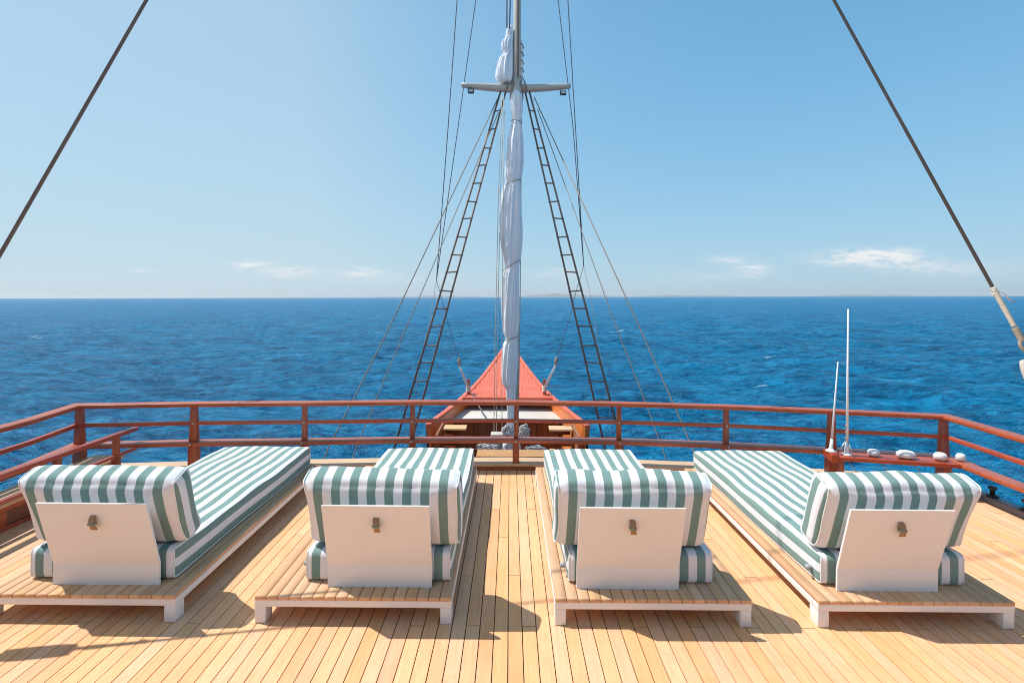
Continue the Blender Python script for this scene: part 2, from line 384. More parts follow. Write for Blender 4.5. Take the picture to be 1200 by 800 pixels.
# wind-roughened water: the visible facets lean towards the viewer, so grazing reflection stays partial
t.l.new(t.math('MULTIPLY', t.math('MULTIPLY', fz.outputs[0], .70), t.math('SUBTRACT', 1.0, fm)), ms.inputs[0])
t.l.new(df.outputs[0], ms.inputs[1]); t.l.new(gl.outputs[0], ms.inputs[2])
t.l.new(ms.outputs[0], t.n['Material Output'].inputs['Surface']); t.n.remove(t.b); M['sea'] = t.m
sea = obj('sea', me, M['sea']); tag(sea, kind='structure', label='deep blue open sea with small wind waves reaching the horizon')

ship = []          # everything that heels with the ship
def own(o): ship.append(o); return o

# ------------------------------------------------------------------ rail line
RAILX = [(96, 472), (232, 469.8), (360, 469), (485, 468), (605, 468.2), (724, 469.8), (848, 473.2), (970, 478.3), (1102, 484.3)]
TOPZ = .71
rail = []
for px, py in RAILX:
    v = 348 - py + .0084 * (px - 598); d = (EYE - TOPZ) * 600 / -v
    rail.append((P(px, py, d).x, d - .06))
front = rail[:]
XL, XR = front[0][0], front[-1][0]
left_ext = [(XL + .10, 4.4), (XL + .14, 3.6), (XL + .16, 2.4), (XL + .16, -3.0)]
right_ext = [(XR - .03, 4.1), (XR - .05, 3.2), (XR - .06, 2.4), (XR - .06, -3.0)]
def arc(x):
    for (a, b), (c, d) in zip(front[:-1], front[1:]):
        if a <= x <= c: return b + (d - b) * (x - a) / (c - a)
    return front[0][1] if x < front[0][0] else front[-1][1]
full = left_ext[::-1] + front + right_ext

# ------------------------------------------------------------------ deck: base sheet, one object per plank
PW = .0762
base = MB()
xs = np.linspace(-4.05, 4.32, 40)
top = [(x, arc(x) + .1, -.008) for x in xs]
n = len(xs)
vs = [(x, -6, -.008) for x in xs] + top + [(x, -6, -.16) for x in xs] + [(a, b, -.16) for a, b, _ in top]
fs = [(i, i + 1, n + i + 1, n + i) for i in range(n - 1)] + [(2 * n + i + 1, 2 * n + i, 3 * n + i, 3 * n + i + 1) for i in range(n - 1)]
fs += [(n + i, n + i + 1, 3 * n + i + 1, 3 * n + i) for i in range(n - 1)] + [(0, n, 3 * n, 2 * n), (n - 1, 3 * n - 1, 4 * n - 1, 2 * n - 1)]
base.add(vs, fs)
deck = own(base.build('deck', M['caulk'])); tag(deck, 'sunlit teak foredeck of long narrow planks with black caulked seams', kind='structure')
GAP = .0026
back = MB(); cache = {}; cnt = 0
for s in range(-50, 57):
    x0, x1 = s * PW + .003, (s + 1) * PW + .003
    xm = (x0 + x1) / 2
    j0 = {1: 2.79, 0: 3.30, 3: 3.82, 2: 4.33}[s % 4]
    end = arc(xm) - .02 if xm < XR else 4.82
    cuts = [j0 + 2.07 * k for k in range(-5, 3)]
    cuts = [c for c in cuts if -5.9 < c < end - .12]
    ys = [-5.9] + cuts + [end]
    for a, b in zip(ys[:-1], ys[1:]):
        vis = b > 2.36 and abs(xm) < b + .15
        if not vis: back.box(x0 + GAP, x1 - GAP, a + .002, b - .002, -.03, 0); continue
        k = (round(a, 2), round(b, 2))
        L = b - a
        if k not in cache:
            cache[k] = MB().box(-PW / 2 + GAP, PW / 2 - GAP, -L / 2 + .002, L / 2 - .002, -.03, 0).mesh('plank')
        o = obj('plank', cache[k], M['teak'], deck); o.location = (xm, (a + b) / 2, 0 if random.random() < .6 else -random.random() * .0006); cnt += 1
bk = back.build('plank', M['teak'], deck); bk['kind'] = 'stuff'
print('planks', cnt)

# ------------------------------------------------------------------ coaming and side edges
cm_ = empty('deck_coaming', (0, 5.3, 0)); own(cm_)
tag(cm_, 'low pale teak coaming along the forward edge of the deck under the railing', 'coaming')
inv_ = Matrix.Translation(cm_.location).inverted()
def part(mb, name, mat, parent, bevel=0, segs=2):
    """parts are modelled in ship coordinates; shift them under their parent"""
    l = parent.location if parent.parent is None else Vector((0, 0, 0))
    mb.v = [(v[0] - l.x, v[1] - l.y, v[2] - l.z) for v in mb.v]
    return mb.build(name, mat, parent, bevel, segs)
fpath = [(XL + .2, arc(XL + .2) )] + front[1:-1] + [(XR - .0, front[-1][1])]
part(MB().sweep(fpath, -.05, .17, .045, .072), 'cap', M['cap_teak'], cm_, .004)
part(MB().sweep(fpath, -.035, .15, -.12, .045), 'face_board', M['cabinet'], cm_)
kb = own(part(MB().sweep([(4.28, 4.86), (4.28, 3.0), (4.28, -5.8)], -.035, .06, -.15, .055), 'deck_edge', M['grey_side'], empty('edge', (0, 0, 0)), .006))
e_ = kb.parent; kb.parent = None; bpy.data.objects.remove(e_)
tag(kb, 'dark grey painted waterway edge along the right side of the deck', 'deck edge')
for (px, py, d), lb in (((1137, 566, 4.55), 'small black roller on the grey deck edge, nearest the white antennas\' shelf'), ((1165, 577, 4.25), 'small black roller on the grey deck edge, nearer the right picture edge')):
    p = Vector((4.30, d, .055)); t_ = empty('fairlead_roller', p); own(t_)
    tag(t_, lb, 'fairlead')
    MB().lathe([(.02, 0), (.045, .004), (.045, .014), (.02, .02)], seg=16).build('base', M['black'], t_)
    MB().lathe([(.018, .018), (.018, .06), (.034, .075), (.03, .09), (.0, .095)], seg=16).build('roller', M['black'], t_)

# left bulwark with a panelled inner face
bw = empty('side_bulwark', (-3.9, 3.8, 0)); own(bw)
tag(bw, 'low varnished bulwark with recessed brown panels at the left edge of the deck', 'bulwark')
part(MB().box(-4.05, -3.76, -5.8, 5.0, .188, .214), 'cap', wood('bulwark_cap_teak', (.56, .34, .17), (.72, .48, .27), .5, axis='Y', rnd=.02), bw, .006)
part(MB().box(-4.02, -3.815, -5.8, 4.98, -.3, .187), 'core', M['hull_paint'], bw)
M['bulwark_frame'] = wood('bulwark_frame', (.26, .036, .013), (.44, .075, .024), .32, coat=.35, axis='Y', rnd=.05, coatr=.22)
fr = MB(); fr.box(-3.814, -3.782, -5.8, 4.98, .145, .187); fr.box(-3.814, -3.782, -5.8, 4.98, -.004, .03)
for k in range(12): y = 3.83 - k * .86 + .86; fr.box(-3.814, -3.7822, y - .03, y + .03, .03, .145)
part(fr, 'panel_frame', M['bulwark_frame'], bw, .004)
for k in range(12):
    y = 3.83 - k * .86 + .86
    part(MB().box(-3.814, -3.803, y - .83, y - .03, .031, .144), 'recessed_panel', M['brown_panel'], bw)

# ------------------------------------------------------------------ railing
rl = empty('deck_railing', (0, 5.3, 0)); own(rl)
tag(rl, 'varnished red-brown wooden railing with three rails round the front of the deck', 'railing')
part(MB().sweep(full, -.055, .06, .672, TOPZ), 'top_rail', M['varnish'], rl, .008)
part(MB().sweep(full, -.018, .022, .485, .522), 'middle_rail', M['varnish'], rl, .006)
part(MB().sweep(left_ext[::-1] + front + [right_ext[0]] + right_ext[1:], -.065, .065, .285, .325), 'lower_rail', M['varnish'], rl, .008)
def post(x, y, big, ang=0):
    m = MB()
    w = .027 if big else .021; dt = .03
    def ring(z, hw, y0, y1): return [(x - hw, y + y0, z), (x + hw, y + y0, z), (x + hw, y + y1, z), (x - hw, y + y1, z)]
    if big:
        m.hexa(ring(.06, .043, -.035, .045) + ring(.284, .041, -.035, .042))
        m.hexa(ring(.326, .037, -.03, .035) + ring(.671, w, -.024, .028))
    else:
        m.hexa(ring(.06, .034, -.035, .04) + ring(.284, .034, -.035, .04))
        m.hexa(ring(.326, .023, -.026, .03) + ring(.671, w, -.022, .026))
    return part(m, 'post', M['varnish_post'], rl, .004)
for i, (x, y) in enumerate(front): post(x + (.03 if i == 0 else -.02 if i == 8 else 0), y, i in (0, 1, 7, 8))
for y in (3.35, 2.0, .6): post(XL + .15, y, False); post(XR - .06, y, False)
# lapped scarf joints with plugs in the top rail, bolt heads on the posts
for (x0_, y0_), (x1_, y1_) in ((front[1], front[2]), (front[4], front[5]), (front[6], front[7])):
    dv = Vector((x1_ - x0_, y1_ - y0_)).normalized(); nv_ = Vector((-dv.y, dv.x)); c_ = Vector((x0_ + (x1_ - x0_) * .5, y0_ + (y1_ - y0_) * .5))
    q0 = c_ - dv * .09 - nv_ * .054; q1 = c_ + dv * .09 + nv_ * .058
    part(MB().tube([(q0.x, q0.y, TOPZ), (q1.x, q1.y, TOPZ)], .0022, 6), 'scarf_joint', M['caulk'], rl)
for i, (x, y) in enumerate(front):
    for z_ in (.504, .305):
        dy_ = -.030 if z_ > .4 else -.075
        part(MB().lathe([(.011, 0), (.011, .006), (.006, .009)], seg=12, M=Matrix.Rotation(R(90), 3, 'X'), loc=(x, y + dy_ + .006, z_)), 'bolt', M['metal'], rl)
# inner rail on the left bulwark
ir = empty('inner_rail', (-3.73, 4.6, .2)); own(ir)
tag(ir, 'lower wooden side rail on the left bulwark cap, inside the main railing', 'railing')
IX = -3.725
ye = arc(IX) + .05
part(MB().box(IX - .03, IX + .03, -3, ye, .43, .467), 'top_rail', M['bulwark_frame'], ir, .006)
part(MB().box(IX - .02, IX + .02, -3, ye, .24, .268), 'lower_rail', M['bulwark_frame'], ir, .005)
for y in (4.855, 4.22, 3.3, 2.0, .7):
    part(MB().box(IX - .028, IX + .028, y - .026, y + .026, .0, .2395), 'post', M['varnish_post'], ir, .004)
    part(MB().box(IX - .024, IX + .024, y - .022, y + .022, .2685, .4295), 'post', M['varnish_post'], ir, .004)

# ------------------------------------------------------------------ sun loungers
LW, LY0, LY1 = 1.075, 2.795, 4.95
def rounded_block(a, b, c, r, nx, ny, nz, bulge=(0, 0, 0), fx=None):
    """closed rounded box, half sizes a,b,c; returns verts, faces, per-face side index"""
    idx = {}; vs = []; fs = []; side = []
    def vert(i, j, k):
        key = (i, j, k)
        if key not in idx:
            q = [(-1 + 2 * i / nx), (-1 + 2 * j / ny), (-1 + 2 * k / nz)]
            # denser towards edges
            q = [math.copysign(abs(t) ** .75, t) if 0 < abs(t) < 1 else t for t in q]
            p = Vector((q[0] * a, q[1] * b, q[2] * c))
            inner = Vector((max(-a + r, min(a - r, p.x)), max(-b + r, min(b - r, p.y)), max(-c + r, min(c - r, p.z))))
            n_ = p - inner; n_ = n_.normalized() if n_.length > 1e-9 else Vector((0, 0, 0))
            o = inner + n_ * r
            sx, sy, sz = q
            u = 1 - abs(sx) ** 3; v_ = 1 - abs(sy) ** 3; w = 1 - abs(sz) ** 3
            o.x += math.copysign(bulge[0] * v_ * w, sx) if abs(sx) == 1 else 0
            o.y += math.copysign(bulge[1] * u * w, sy) if abs(sy) == 1 else 0
            o.z += math.copysign(bulge[2] * u * v_, sz) if abs(sz) == 1 else 0
            if fx: o = fx(o, Vector(q))
            idx[key] = len(vs); vs.append(o)
        return idx[key]
    for k in (0, nz):
        for i in range(nx):
            for j in range(ny):
                f = [vert(i, j, k), vert(i + 1, j, k), vert(i + 1, j + 1, k), vert(i, j + 1, k)]
                fs.append(f if k else f[::-1]); side.append('z')
    for j in (0, ny):
        for i in range(nx):
            for k in range(nz):
                f = [vert(i, j, k), vert(i + 1, j, k), vert(i + 1, j, k + 1), vert(i, j, k + 1)]
                fs.append(f[::-1] if j else f); side.append('y')
    for i in (0, nx):
        for j in range(ny):
            for k in range(nz):
                f = [vert(i, j, k), vert(i, j + 1, k), vert(i, j + 1, k + 1), vert(i, j, k + 1)]
                fs.append(f if i else f[::-1]); side.append('x+' if i else 'x-')
    return vs, fs, side
def surf(a, b, c, r, q, fx, out=.0015):
    """point on the rounded block's seam for a cube-edge coordinate q"""
    p = Vector((q[0] * a, q[1] * b, q[2] * c))
    inner = Vector((max(-a + r, min(a - r, p.x)), max(-b + r, min(b - r, p.y)), max(-c + r, min(c - r, p.z))))
    n_ = (p - inner).normalized()
    return fx(inner + n_ * (r + out), Vector(q))
def seam_loop(a, b, c, r, s, fx, ny, nz):
    lp = [(s, -1 + 2 * k / ny, 1) for k in range(ny)] + [(s, 1, 1 - 2 * k / nz) for k in range(nz)] + [(s, 1 - 2 * k / ny, -1) for k in range(ny)] + [(s, -1, -1 + 2 * k / nz) for k in range(nz)]
    return [surf(a, b, c, r, q, fx) for q in lp]
def cushion(name, a, b, c, r, res, bulge, sidefn, phase, fx=None):
    vs, fs, side = rounded_block(a, b, c, r, *res, bulge, fx)
    me = bpy.data.meshes.new(name); me.from_pydata([tuple(v) for v in vs], [], fs)
    uv = me.uv_layers.new(name='stripe')
    for p, s in zip(me.polygons, side):
        p.use_smooth = True
        for li in p.loop_indices:
            v = vs[me.loops[li].vertex_index]
            u = v.x if s in 'zy' else sidefn(v, s)
            uv.data[li].uv = (u + phase, v.y)
    return me
A_, B_, C_ = .4175, (4.965 - 2.935) / 2, .088
def mat_fx(o, q):
    # soft sag and small lumps
    s = .004 * math.sin(o.y * 7.3 + o.x * 5) + .003 * math.sin(o.y * 13.1 - o.x * 11)
    if q.z > .5: o.z += s
    o.x += .004 * math.sin(o.y * 5.1) * (1 if abs(q.x) > .8 else .2)
    return o
mattress_me = cushion('mattress', A_, B_, C_, .03, (30, 56, 8), (.006, .010, .010),
                      lambda v, s: (A_ + (C_ - v.z)) * (1 if s == 'x+' else -1), .0, mat_fx)
HA, HB, HC = .436, .092, .222
SEEDV = [0.0]
def head_fx(o, q):
    sd_ = SEEDV[0]
    # pulled-out corners, softly puffed middle, slight slump
    ear = (abs(q.x) ** 8) * (abs(q.z) ** 4)
    o.x += math.copysign(.016 * ear, q.x)
    if q.z > 0: o.z -= .012 * abs(q.x) ** 6 * (1 - ear) 
    o.z += .006 * math.sin(q.x * 6 + 1) * max(0, q.z)
    o.z -= .010 * math.exp(-((q.x - .5 * math.sin(sd_ * 2.1)) / .35) ** 2) * max(0, q.z)
    o.x += .004 * math.sin(q.z * 3 + sd_)
    for qq in range(7):
        a_ = -.9 + .3 * qq + .1 * math.sin(sd_ * 3 + qq * 2); o.y += .0022 * math.exp(-((q.x - a_ - .12 * q.z) / .05) ** 2) * math.copysign(1, q.y)
    o.y += .003 * math.sin(q.x * 5 + q.z * 3 + sd_) + .0015 * math.sin(q.x * 17)
    if q.z > 0.6: o.y += .0
    return o
head_mes = []
for sv in (0.0, 1.3, 2.7, 4.1):
    SEEDV[0] = sv
    head_mes.append(cushion('back_cushion', HA, HB, HC, .06, (60, 12, 22), (.008, .018, .018),
                  lambda v, s: (HA + (v.y + HB)) * (1 if s == 'x+' else -1), .0, head_fx))
M['stripe'].use_fake_user = True
TILT = R(20)
def make_lounger():
    root = empty('sun_lounger', (0, 0, 0))
    # frame: edge beams and legs (local x centre, local y = LY0..LY1)
    L = LY1 - LY0; hw = LW / 2
    f = MB(); z0, z1 = .09, .128
    f.box(-hw, hw, 0, .05, z0, z1); f.box(-hw, hw, L - .05, L, z0, z1)
    f.box(-hw, -hw + .05, .051, L - .051, z0, z1); f.box(hw - .05, hw, .051, L - .051, z0, z1)
    for k in range(1, 4): f.box(-hw + .051, hw - .051, L * k / 4 - .02, L * k / 4 + .02, z0 + .004, z1 - .004)
    f.build('frame', M['white'], root, .003)
    for sx in (-1, 1):
        for y in (.001, L - .081):
            x0 = -hw + .001 if sx < 0 else hw - .061
            m = MB().box(x0, x0 + .06, y, y + .08, 0.001, z0); m.build('leg', M['white'], root, .003)
    n = 17; w = LW / n
    sm = MB().box(-w / 2 + .0022, w / 2 - .0022, -L / 2 - .004, L / 2 + .004, -.0105, .0105).mesh('slat', .0015, 1)
    for k in range(n):
        o = obj('slat', sm, M['teak_slat'], root); o.location = (-hw + (k + .5) * w, L / 2, .1392)
    return root
def lounger_top(root, mx, hx, pw, pcx, idx, hw_s=1.0):
    SEEDV[0] = (0.0, 1.3, 2.7, 4.1)[idx]; head_me = head_mes[idx]
    """mattress, back cushion and back panel: mx, hx, pcx are their centres across the platform"""
    mo = obj('mattress', mattress_me, M['stripe'], root); mo.location = (mx, 2.935 + B_ - LY0, .152 + C_)
    for s in (-1, 1):
        pm = MB()
        lp = seam_loop(A_, B_, C_, .03, s, mat_fx, 80, 8)
        pm.tube(lp, .0045, 6, closed=True)
        pm.build('piping', M['piping'], mo)
    ho = obj('back_cushion', head_me, M['stripe'], root)
    base = Vector((hx, 2.985 - LY0, .325))
    Rm = Matrix.Rotation(TILT, 4, 'X')
    c = base + (Rm.to_3x3() @ Vector((0, HB, HC)))
    ho.location = c; ho.rotation_euler = (TILT, R(random.uniform(-.6, .6)), R(random.uniform(-1, 1))); ho.scale = (hw_s, 1, 1)
    for s in (-1, 1):
        hp = MB()
        hp.tube(seam_loop(HA, HB, HC, .06, s, head_fx, 14, 26), .0042, 6, closed=True)
        hp.build('piping', M['piping'], ho)
    # bent back panel
    py0 = 2.888 - LY0; py1 = 2.775 - LY0; kz = .272; t = .014
    prof = [(py0, .150), (py0, kz), (py1, .652), (py1 + t, .652), (py0 + t, kz), (py0 + t, .150)]
    m = MB(); hwp = pw / 2
    vs = [(pcx - hwp, y, z) for y, z in prof] + [(pcx + hwp, y, z) for y, z in prof]
    m.add(vs, [(0, 6, 7, 1), (1, 7, 8, 2), (2, 8, 9, 3), (3, 9, 10, 4), (4, 10, 11, 5), (5, 11, 6, 0), (0, 1, 4, 5), (1, 2, 3, 4), (6, 11, 10, 7), (7, 10, 9, 8)])
    pn = m.build('back_panel', M['white'], root)
    # strap handle on the panel
    zt = .548; fy = py0 + (py1 - py0) * (zt - kz) / (.652 - kz)
    hb = MB(); hb.lathe([(.007, 0), (.007, .03)], seg=10, M=Matrix.Rotation(R(90), 3, 'X'), loc=(pcx, fy, zt))
    hb.build('handle_pin', M['metal'], pn)
    mm = MB(); pts = [Vector((pcx, fy - .004 - .016 * math.sin(math.pi * k / 8), zt + .032 - .078 * k / 8)) for k in range(9)]
    vs = []; 
    for i, p in enumerate(pts):
        wd = .0145 + .0025 * math.sin(i)
        for dx, dy in ((-wd, 0), (wd, 0), (wd, -.012), (-wd, -.012)): vs.append((p.x + dx + .002 * i * .5, p.y + dy, p.z))
    fs = [(3, 2, 1, 0), tuple(32 + k for k in range(4))] + [(i * 4 + k, i * 4 + (k + 1) % 4, i * 4 + 4 + (k + 1) % 4, i * 4 + 4 + k) for i in range(8) for k in range(4)]
    mm.add(vs, fs); mm.build('handle_strap', M['leather'], pn, .003)
    MB().box(pcx - .017, pcx + .021, fy - .034, fy - .008, zt - .016, zt - .002).build('handle_band', M['strapgrey'], pn, .004)
    # little side toggle at the mattress foot
    return root
LG = [(-2.353, -2.333, -2.310, .60, -2.267, 'striped sun lounger furthest left, its platform cut by the left picture edge'),
      (-.845, -.750, -.715, .587, -.723, 'striped sun lounger second from left, left of the middle gap below the mast'),
      (.795, .757, .707, .576, .676, 'striped sun lounger third from left, right of the middle gap below the mast'),
      (2.232, 2.205, 2.212, .568, 2.142, 'striped sun lounger furthest right, behind it the shelf with the white antennas')]
proto = make_lounger()
roots = [proto] + [copy_tree(proto) for _ in LG[1:]]
for root, (cx, mx, hx, pw, pc, lb) in zip(roots, LG):
    root.location = (cx, LY0, 0); own(root)
    tag(root, lb, 'sun lounger', 'striped sun loungers in a row on the deck')
    lounger_top(root, mx - cx, hx - cx, pw, pc - cx, roots.index(root))
    tg = MB().lathe([(.012, -.014), (.016, -.005), (.016, .005), (.012, .014)], seg=10, M=Matrix.Rotation(R(90), 3, 'Y'), loc=(mx - cx - A_ - .018, 3.02 - LY0, .215))
    tg.build('toggle', M['grey_plastic'], root)

# ------------------------------------------------------------------ shelf with antennas at the right of the railing
sh = empty('antenna_shelf', (3.3, 4.85, .32)); own(sh)
tag(sh, 'varnished red shelf board between two railing posts at the right', 'shelf')
a = Vector(front[7]); b = Vector(front[8])
dirv = (b - a).normalized(); nv = Vector((dirv.y, -dirv.x))   # towards the viewer
def SP(u, w, z): p = a + dirv * u + nv * w; return Vector((p.x, p.y, z))
Lsh = (b - a).length
def slab(u0, u1, w0, w1, z0, z1):
    return [SP(u0, w1, z0), SP(u1, w1, z0), SP(u1, w0, z0), SP(u0, w0, z0), SP(u0, w1, z1), SP(u1, w1, z1), SP(u1, w0, z1), SP(u0, w0, z1)]
part(MB().hexa(slab(-.04, Lsh + .12, .067, .27, .288, .322)), 'board', M['varnish'], sh, .004)
part(MB().hexa(slab(-.10, -.041, .067, .275, .27, .345)), 'end_block', M['varnish'], sh, .005)
part(MB().hexa(slab(.0, .05, .12, .17, .06, .2875)), 'bracket', M['varnish_post'], sh, .004)
part(MB().hexa(slab(Lsh - .1, Lsh - .04, .12, .17, .06, .2875)), 'bracket', M['varnish_post'], sh, .004)
ZS = .322
def antenna(p0, ptop, r, lb, name='whip_antenna'):
    rt = empty(name, p0); own(rt); tag(rt, lb, 'antenna')
    d = ptop - p0; L = d.length; u = d.normalized()
    mb = MB(); mb.tube([p0 + u * .05, p0 + u * L * .5, ptop], [r, r * .8, r * .5], 10); part(mb, 'whip', M['white_plastic'], rt)
    mb = MB(); mb.tube([p0 + u * .0, p0 + u * .03, p0 + u * .12], [r * 1.8, r * 1.7, r * 1.35], 12); part(mb, 'ferrule', M['white_plastic'], rt)
    mb = MB(); mb.lathe([(.045, 0), (.047, .008), (.03, .014), (.02, .03)], loc=p0, seg=16); part(mb, 'base', M['white_plastic'], rt)
    return rt
pa = SP(.07, .17, ZS); pt = P(994, 362, pa.y - .02)
a1 = antenna(pa, pt, .0125, 'tall white whip antenna with tripod foot standing on the red shelf')
mb = MB()
for k in range(3):
    an = R(40 + 120 * k); mb.tube([pa + Vector((.012 * math.cos(an), .012 * math.sin(an), .13)), pa + Vector((.075 * math.cos(an), .075 * math.sin(an), .005))], .006, 6)
part(mb, 'brace', M['metal'], a1)
mb = MB(); mb.tube([pa + Vector((.016 * math.cos(k * .9), .016 * math.sin(k * .9), .06 + .009 * k)) for k in range(30)], .0035, 5); part(mb, 'lashing', M['rope_pale'], a1)
pb = SP(-.068, .17, .346); antenna(pb, P(982, 424, pb.y - .05), .010, 'short white whip antenna leaning right at the left end of the red shelf')
def puck(u, w, r, h, lb, obl=1.0):
    p = SP(u, w, ZS); rt = empty('dome_antenna', p); own(rt); tag(rt, lb, 'antenna', None)
    MB().lathe([(r * .55, 0), (r * .55, .012)], seg=20).build('foot', M['grey_plastic'], rt)
    o = MB().lathe([(r * .8, .010), (r, .018), (r * 1.0, .018 + h * .35), (r * .93, .018 + h * .62), (r * .72, .018 + h * .86), (r * .4, .018 + h * .97), (.001, .018 + h)], seg=28).build('dome', M['white_plastic'], rt)
    o.scale = (obl, 1, 1)
    g = MB().lathe([(r * .995, .018 + h * .28), (r * 1.015, .018 + h * .33), (r * .995, .018 + h * .38)], seg=28).build('seam_ring', M['grey_plastic'], rt); g.scale = (obl, 1, 1)
    # cable down over the front edge
    return rt
puck(.30, .16, .045, .05, 'small white dome antenna on the red shelf, next to the tall whip antenna', 1.15)
puck(.57, .16, .062, .055, 'widest white dome antenna, second along the red shelf', 1.35)
puck(.85, .16, .048, .055, 'white dome antenna third along the red shelf, right of the widest one', 1.2)
puck(1.02, .15, .036, .055, 'smallest white dome antenna at the right end of the shelf by the corner post', 1.15)
cb = MB()
for u in (.05, .33, .60, .87):
    pts = [SP(u, .20, ZS - .035)]
    for k in range(1, 9):
        s = k / 8; pts.append(SP(u + .18 * s + .02 * math.sin(5 * s), .22 + .03 * math.sin(3 * s), (ZS - .035) * (1 - s) ** 1.5 + .012))
    cb.tube(pts, .004, 5)
o = cb.build('antenna_cables', M['grey_plastic']); own(o)
tag(o, 'thin loose grey cables hanging from under the red shelf to the deck', 'cable')

# ------------------------------------------------------------------ big stays on both sides, with eyes and tackle
def stay(side, pA, pB, lb):
    """pA low reference point, pB high one; continues down to a deck eye"""
    u = (pB - pA); u = u / u.z                       # per metre of height
    def at(z): return pA + u * (z - pA.z)
    rt = empty('forestay', at(1.45)); own(rt); tag(rt, lb, 'stay', 'thick wire stays with tackle at both sides')
    top = at(9.5)
    part(MB().tube([at(1.86), top], .0102, 12), 'wire', M['wire'], rt)
    ud = u.normalized()
    pts = [at(1.875 - .24 * k / 22) for k in range(23)]
    part(MB().tube(pts, [.0125 + .002 * (1 - k / 22) + .0015 * (k % 2) for k in range(23)], 12), 'serving', M['rope_pale'], rt)
    pts = [at(1.63 - .08 * k / 10) for k in range(11)]
    part(MB().tube(pts, [.017 + .002 * (k % 2) for k in range(11)], 12), 'splice', M['rope_tan'], rt)
    # loose tail of the lashing
    s0 = at(1.86)
    if side > 0: part(MB().tube([s0 + Vector((.012, 0, .0)), s0 + Vector((.05, -.01, -.02)), s0 + Vector((.085, -.01, -.06)), s0 + Vector((.12, -.01, -.075))], .004, 6), 'lashing_tail', M['rope_white'], rt)
    part(MB().tube([s0 + Vector((.015 * math.cos(k * 1.1), .015 * math.sin(k * 1.1), .01 - .004 * k)) for k in range(14)], .003, 5), 'lashing', M['rope_white'], rt)
    # thimble eye
    n1 = ud.cross(Vector((0, 1, 0))).normalized()
    c = at(1.525); ey = [c + n1 * .024 * math.cos(a) + ud * .036 * math.sin(a) for a in [2 * math.pi * k / 20 for k in range(20)]]
    part(MB().tube(ey, .010, 8, closed=True), 'thimble', M['rope_tan'], rt)
    c = at(1.475); ey = [c + Vector((0, 1, 0)) * .02 * math.cos(a) + ud * .03 * math.sin(a) for a in [2 * math.pi * k / 16 for k in range(16)]]
    part(MB().tube(ey, .007, 8, closed=True), 'shackle', M['metal'], rt)
    # wooden block: two cheeks and a sheave
    zb0, zb1 = 1.16, 1.445
    bc = (at(zb0) + at(zb1)) / 2; hl = (at(zb1) - at(zb0)).length / 2
    nb = ud.cross(n1)
    Mx = Matrix((n1, nb, ud)).transposed()
    for off in (-.030, 0, .030):
        vs, fs, _ = rounded_block(.072, .0145, hl * 1.08, .0085, 8, 2, 12)
        vs = [bc + Mx @ Vector((v.x * (1 - .35 * (abs(v.z) / hl) ** 3), v.y + off, v.z)) for v in vs]
        m = MB(); m.add(vs, fs, True); part(m, 'block_cheek', M['mast'], rt)
    for off in (-.015, .015):
        m = MB(); m.lathe([(.02, -.0065), (.045, -.0065), (.04, 0), (.045, .0065), (.02, .0065)], seg=20, M=Mx @ Matrix.Rotation(R(90), 3, 'X'), loc=bc + nb * off)
        part(m, 'sheave', M['metal'], rt)
    zf = .12; foot = at(zf)
    for k, off in enumerate((-.05, -.018, .018, .05)):
        part(MB().tube([at(1.30) + n1 * off * .8 + nb * .015 * (1 if k % 2 else -1), at(.34) + n1 * off * .6], .008, 6), 'fall', M['rope_pale'], rt)
    vs, fs, _ = rounded_block(.045, .03, .1, .02, 6, 4, 8)
    m = MB(); m.add([at(.26) + Mx @ v for v in vs], fs, True); part(m, 'lower_block', M['mast'], rt)
    ey = [foot + n1 * .03 * math.cos(a) + ud * .06 * math.sin(a) for a in [2 * math.pi * k / 16 for k in range(16)]]
    part(MB().tube(ey, .009, 8, closed=True), 'deck_eye', M['metal'], rt)
    m = MB(); f2 = Vector((foot.x, foot.y, 0)); m.box(f2.x - .06, f2.x + .06, f2.y - .06, f2.y + .06, .001, .012); m.tube([f2 + Vector((0, 0, .01)), foot - ud * .045], .014, 8); part(m, 'eye_plate', M['metal'], rt)
stay(-1, Vector((-2.957, 2.966, 2.012)), Vector((-2.515, 3.517, 3.809)), 'thick dark stay crossing the upper left corner of the sky')
stay(1, Vector((2.995, 3.169, 1.8575)), Vector((2.449, 3.906, 4.075)), 'thick dark stay crossing the upper right sky, pale lashing at its lower end')

# ------------------------------------------------------------------ unseen white house behind the viewer, added to bounce warm deck light
wh = empty('bounce_wheelhouse', (0, -1.9, 0)); own(wh); tag(wh, 'unseen white house with dark windows, added to bounce warm light onto the sun loungers', 'bounce_wheelhouse')
part(MB().box(-3.5, 3.5, -5.7, -1.9, .001, .95), 'lower_wall', M['white'], wh, .01)
part(MB().box(-3.5, 3.5, -5.7, -1.9, 1.9, 2.55), 'upper_wall', M['white'], wh, .01)
part(MB().box(-3.4, 3.4, -5.6, -2.0, .951, 1.899), 'glass_band', M['dark_glass'], wh)
for k in range(8): x = -3.46 + k * .98857; part(MB().box(x - .04, x + .04, -1.99, -1.905, .951, 1.899), 'mullion', M['white'], wh)
part(MB().box(-3.8, 3.8, -5.8, -1.35, 2.551, 2.65), 'roof', M['white'], wh, .01)

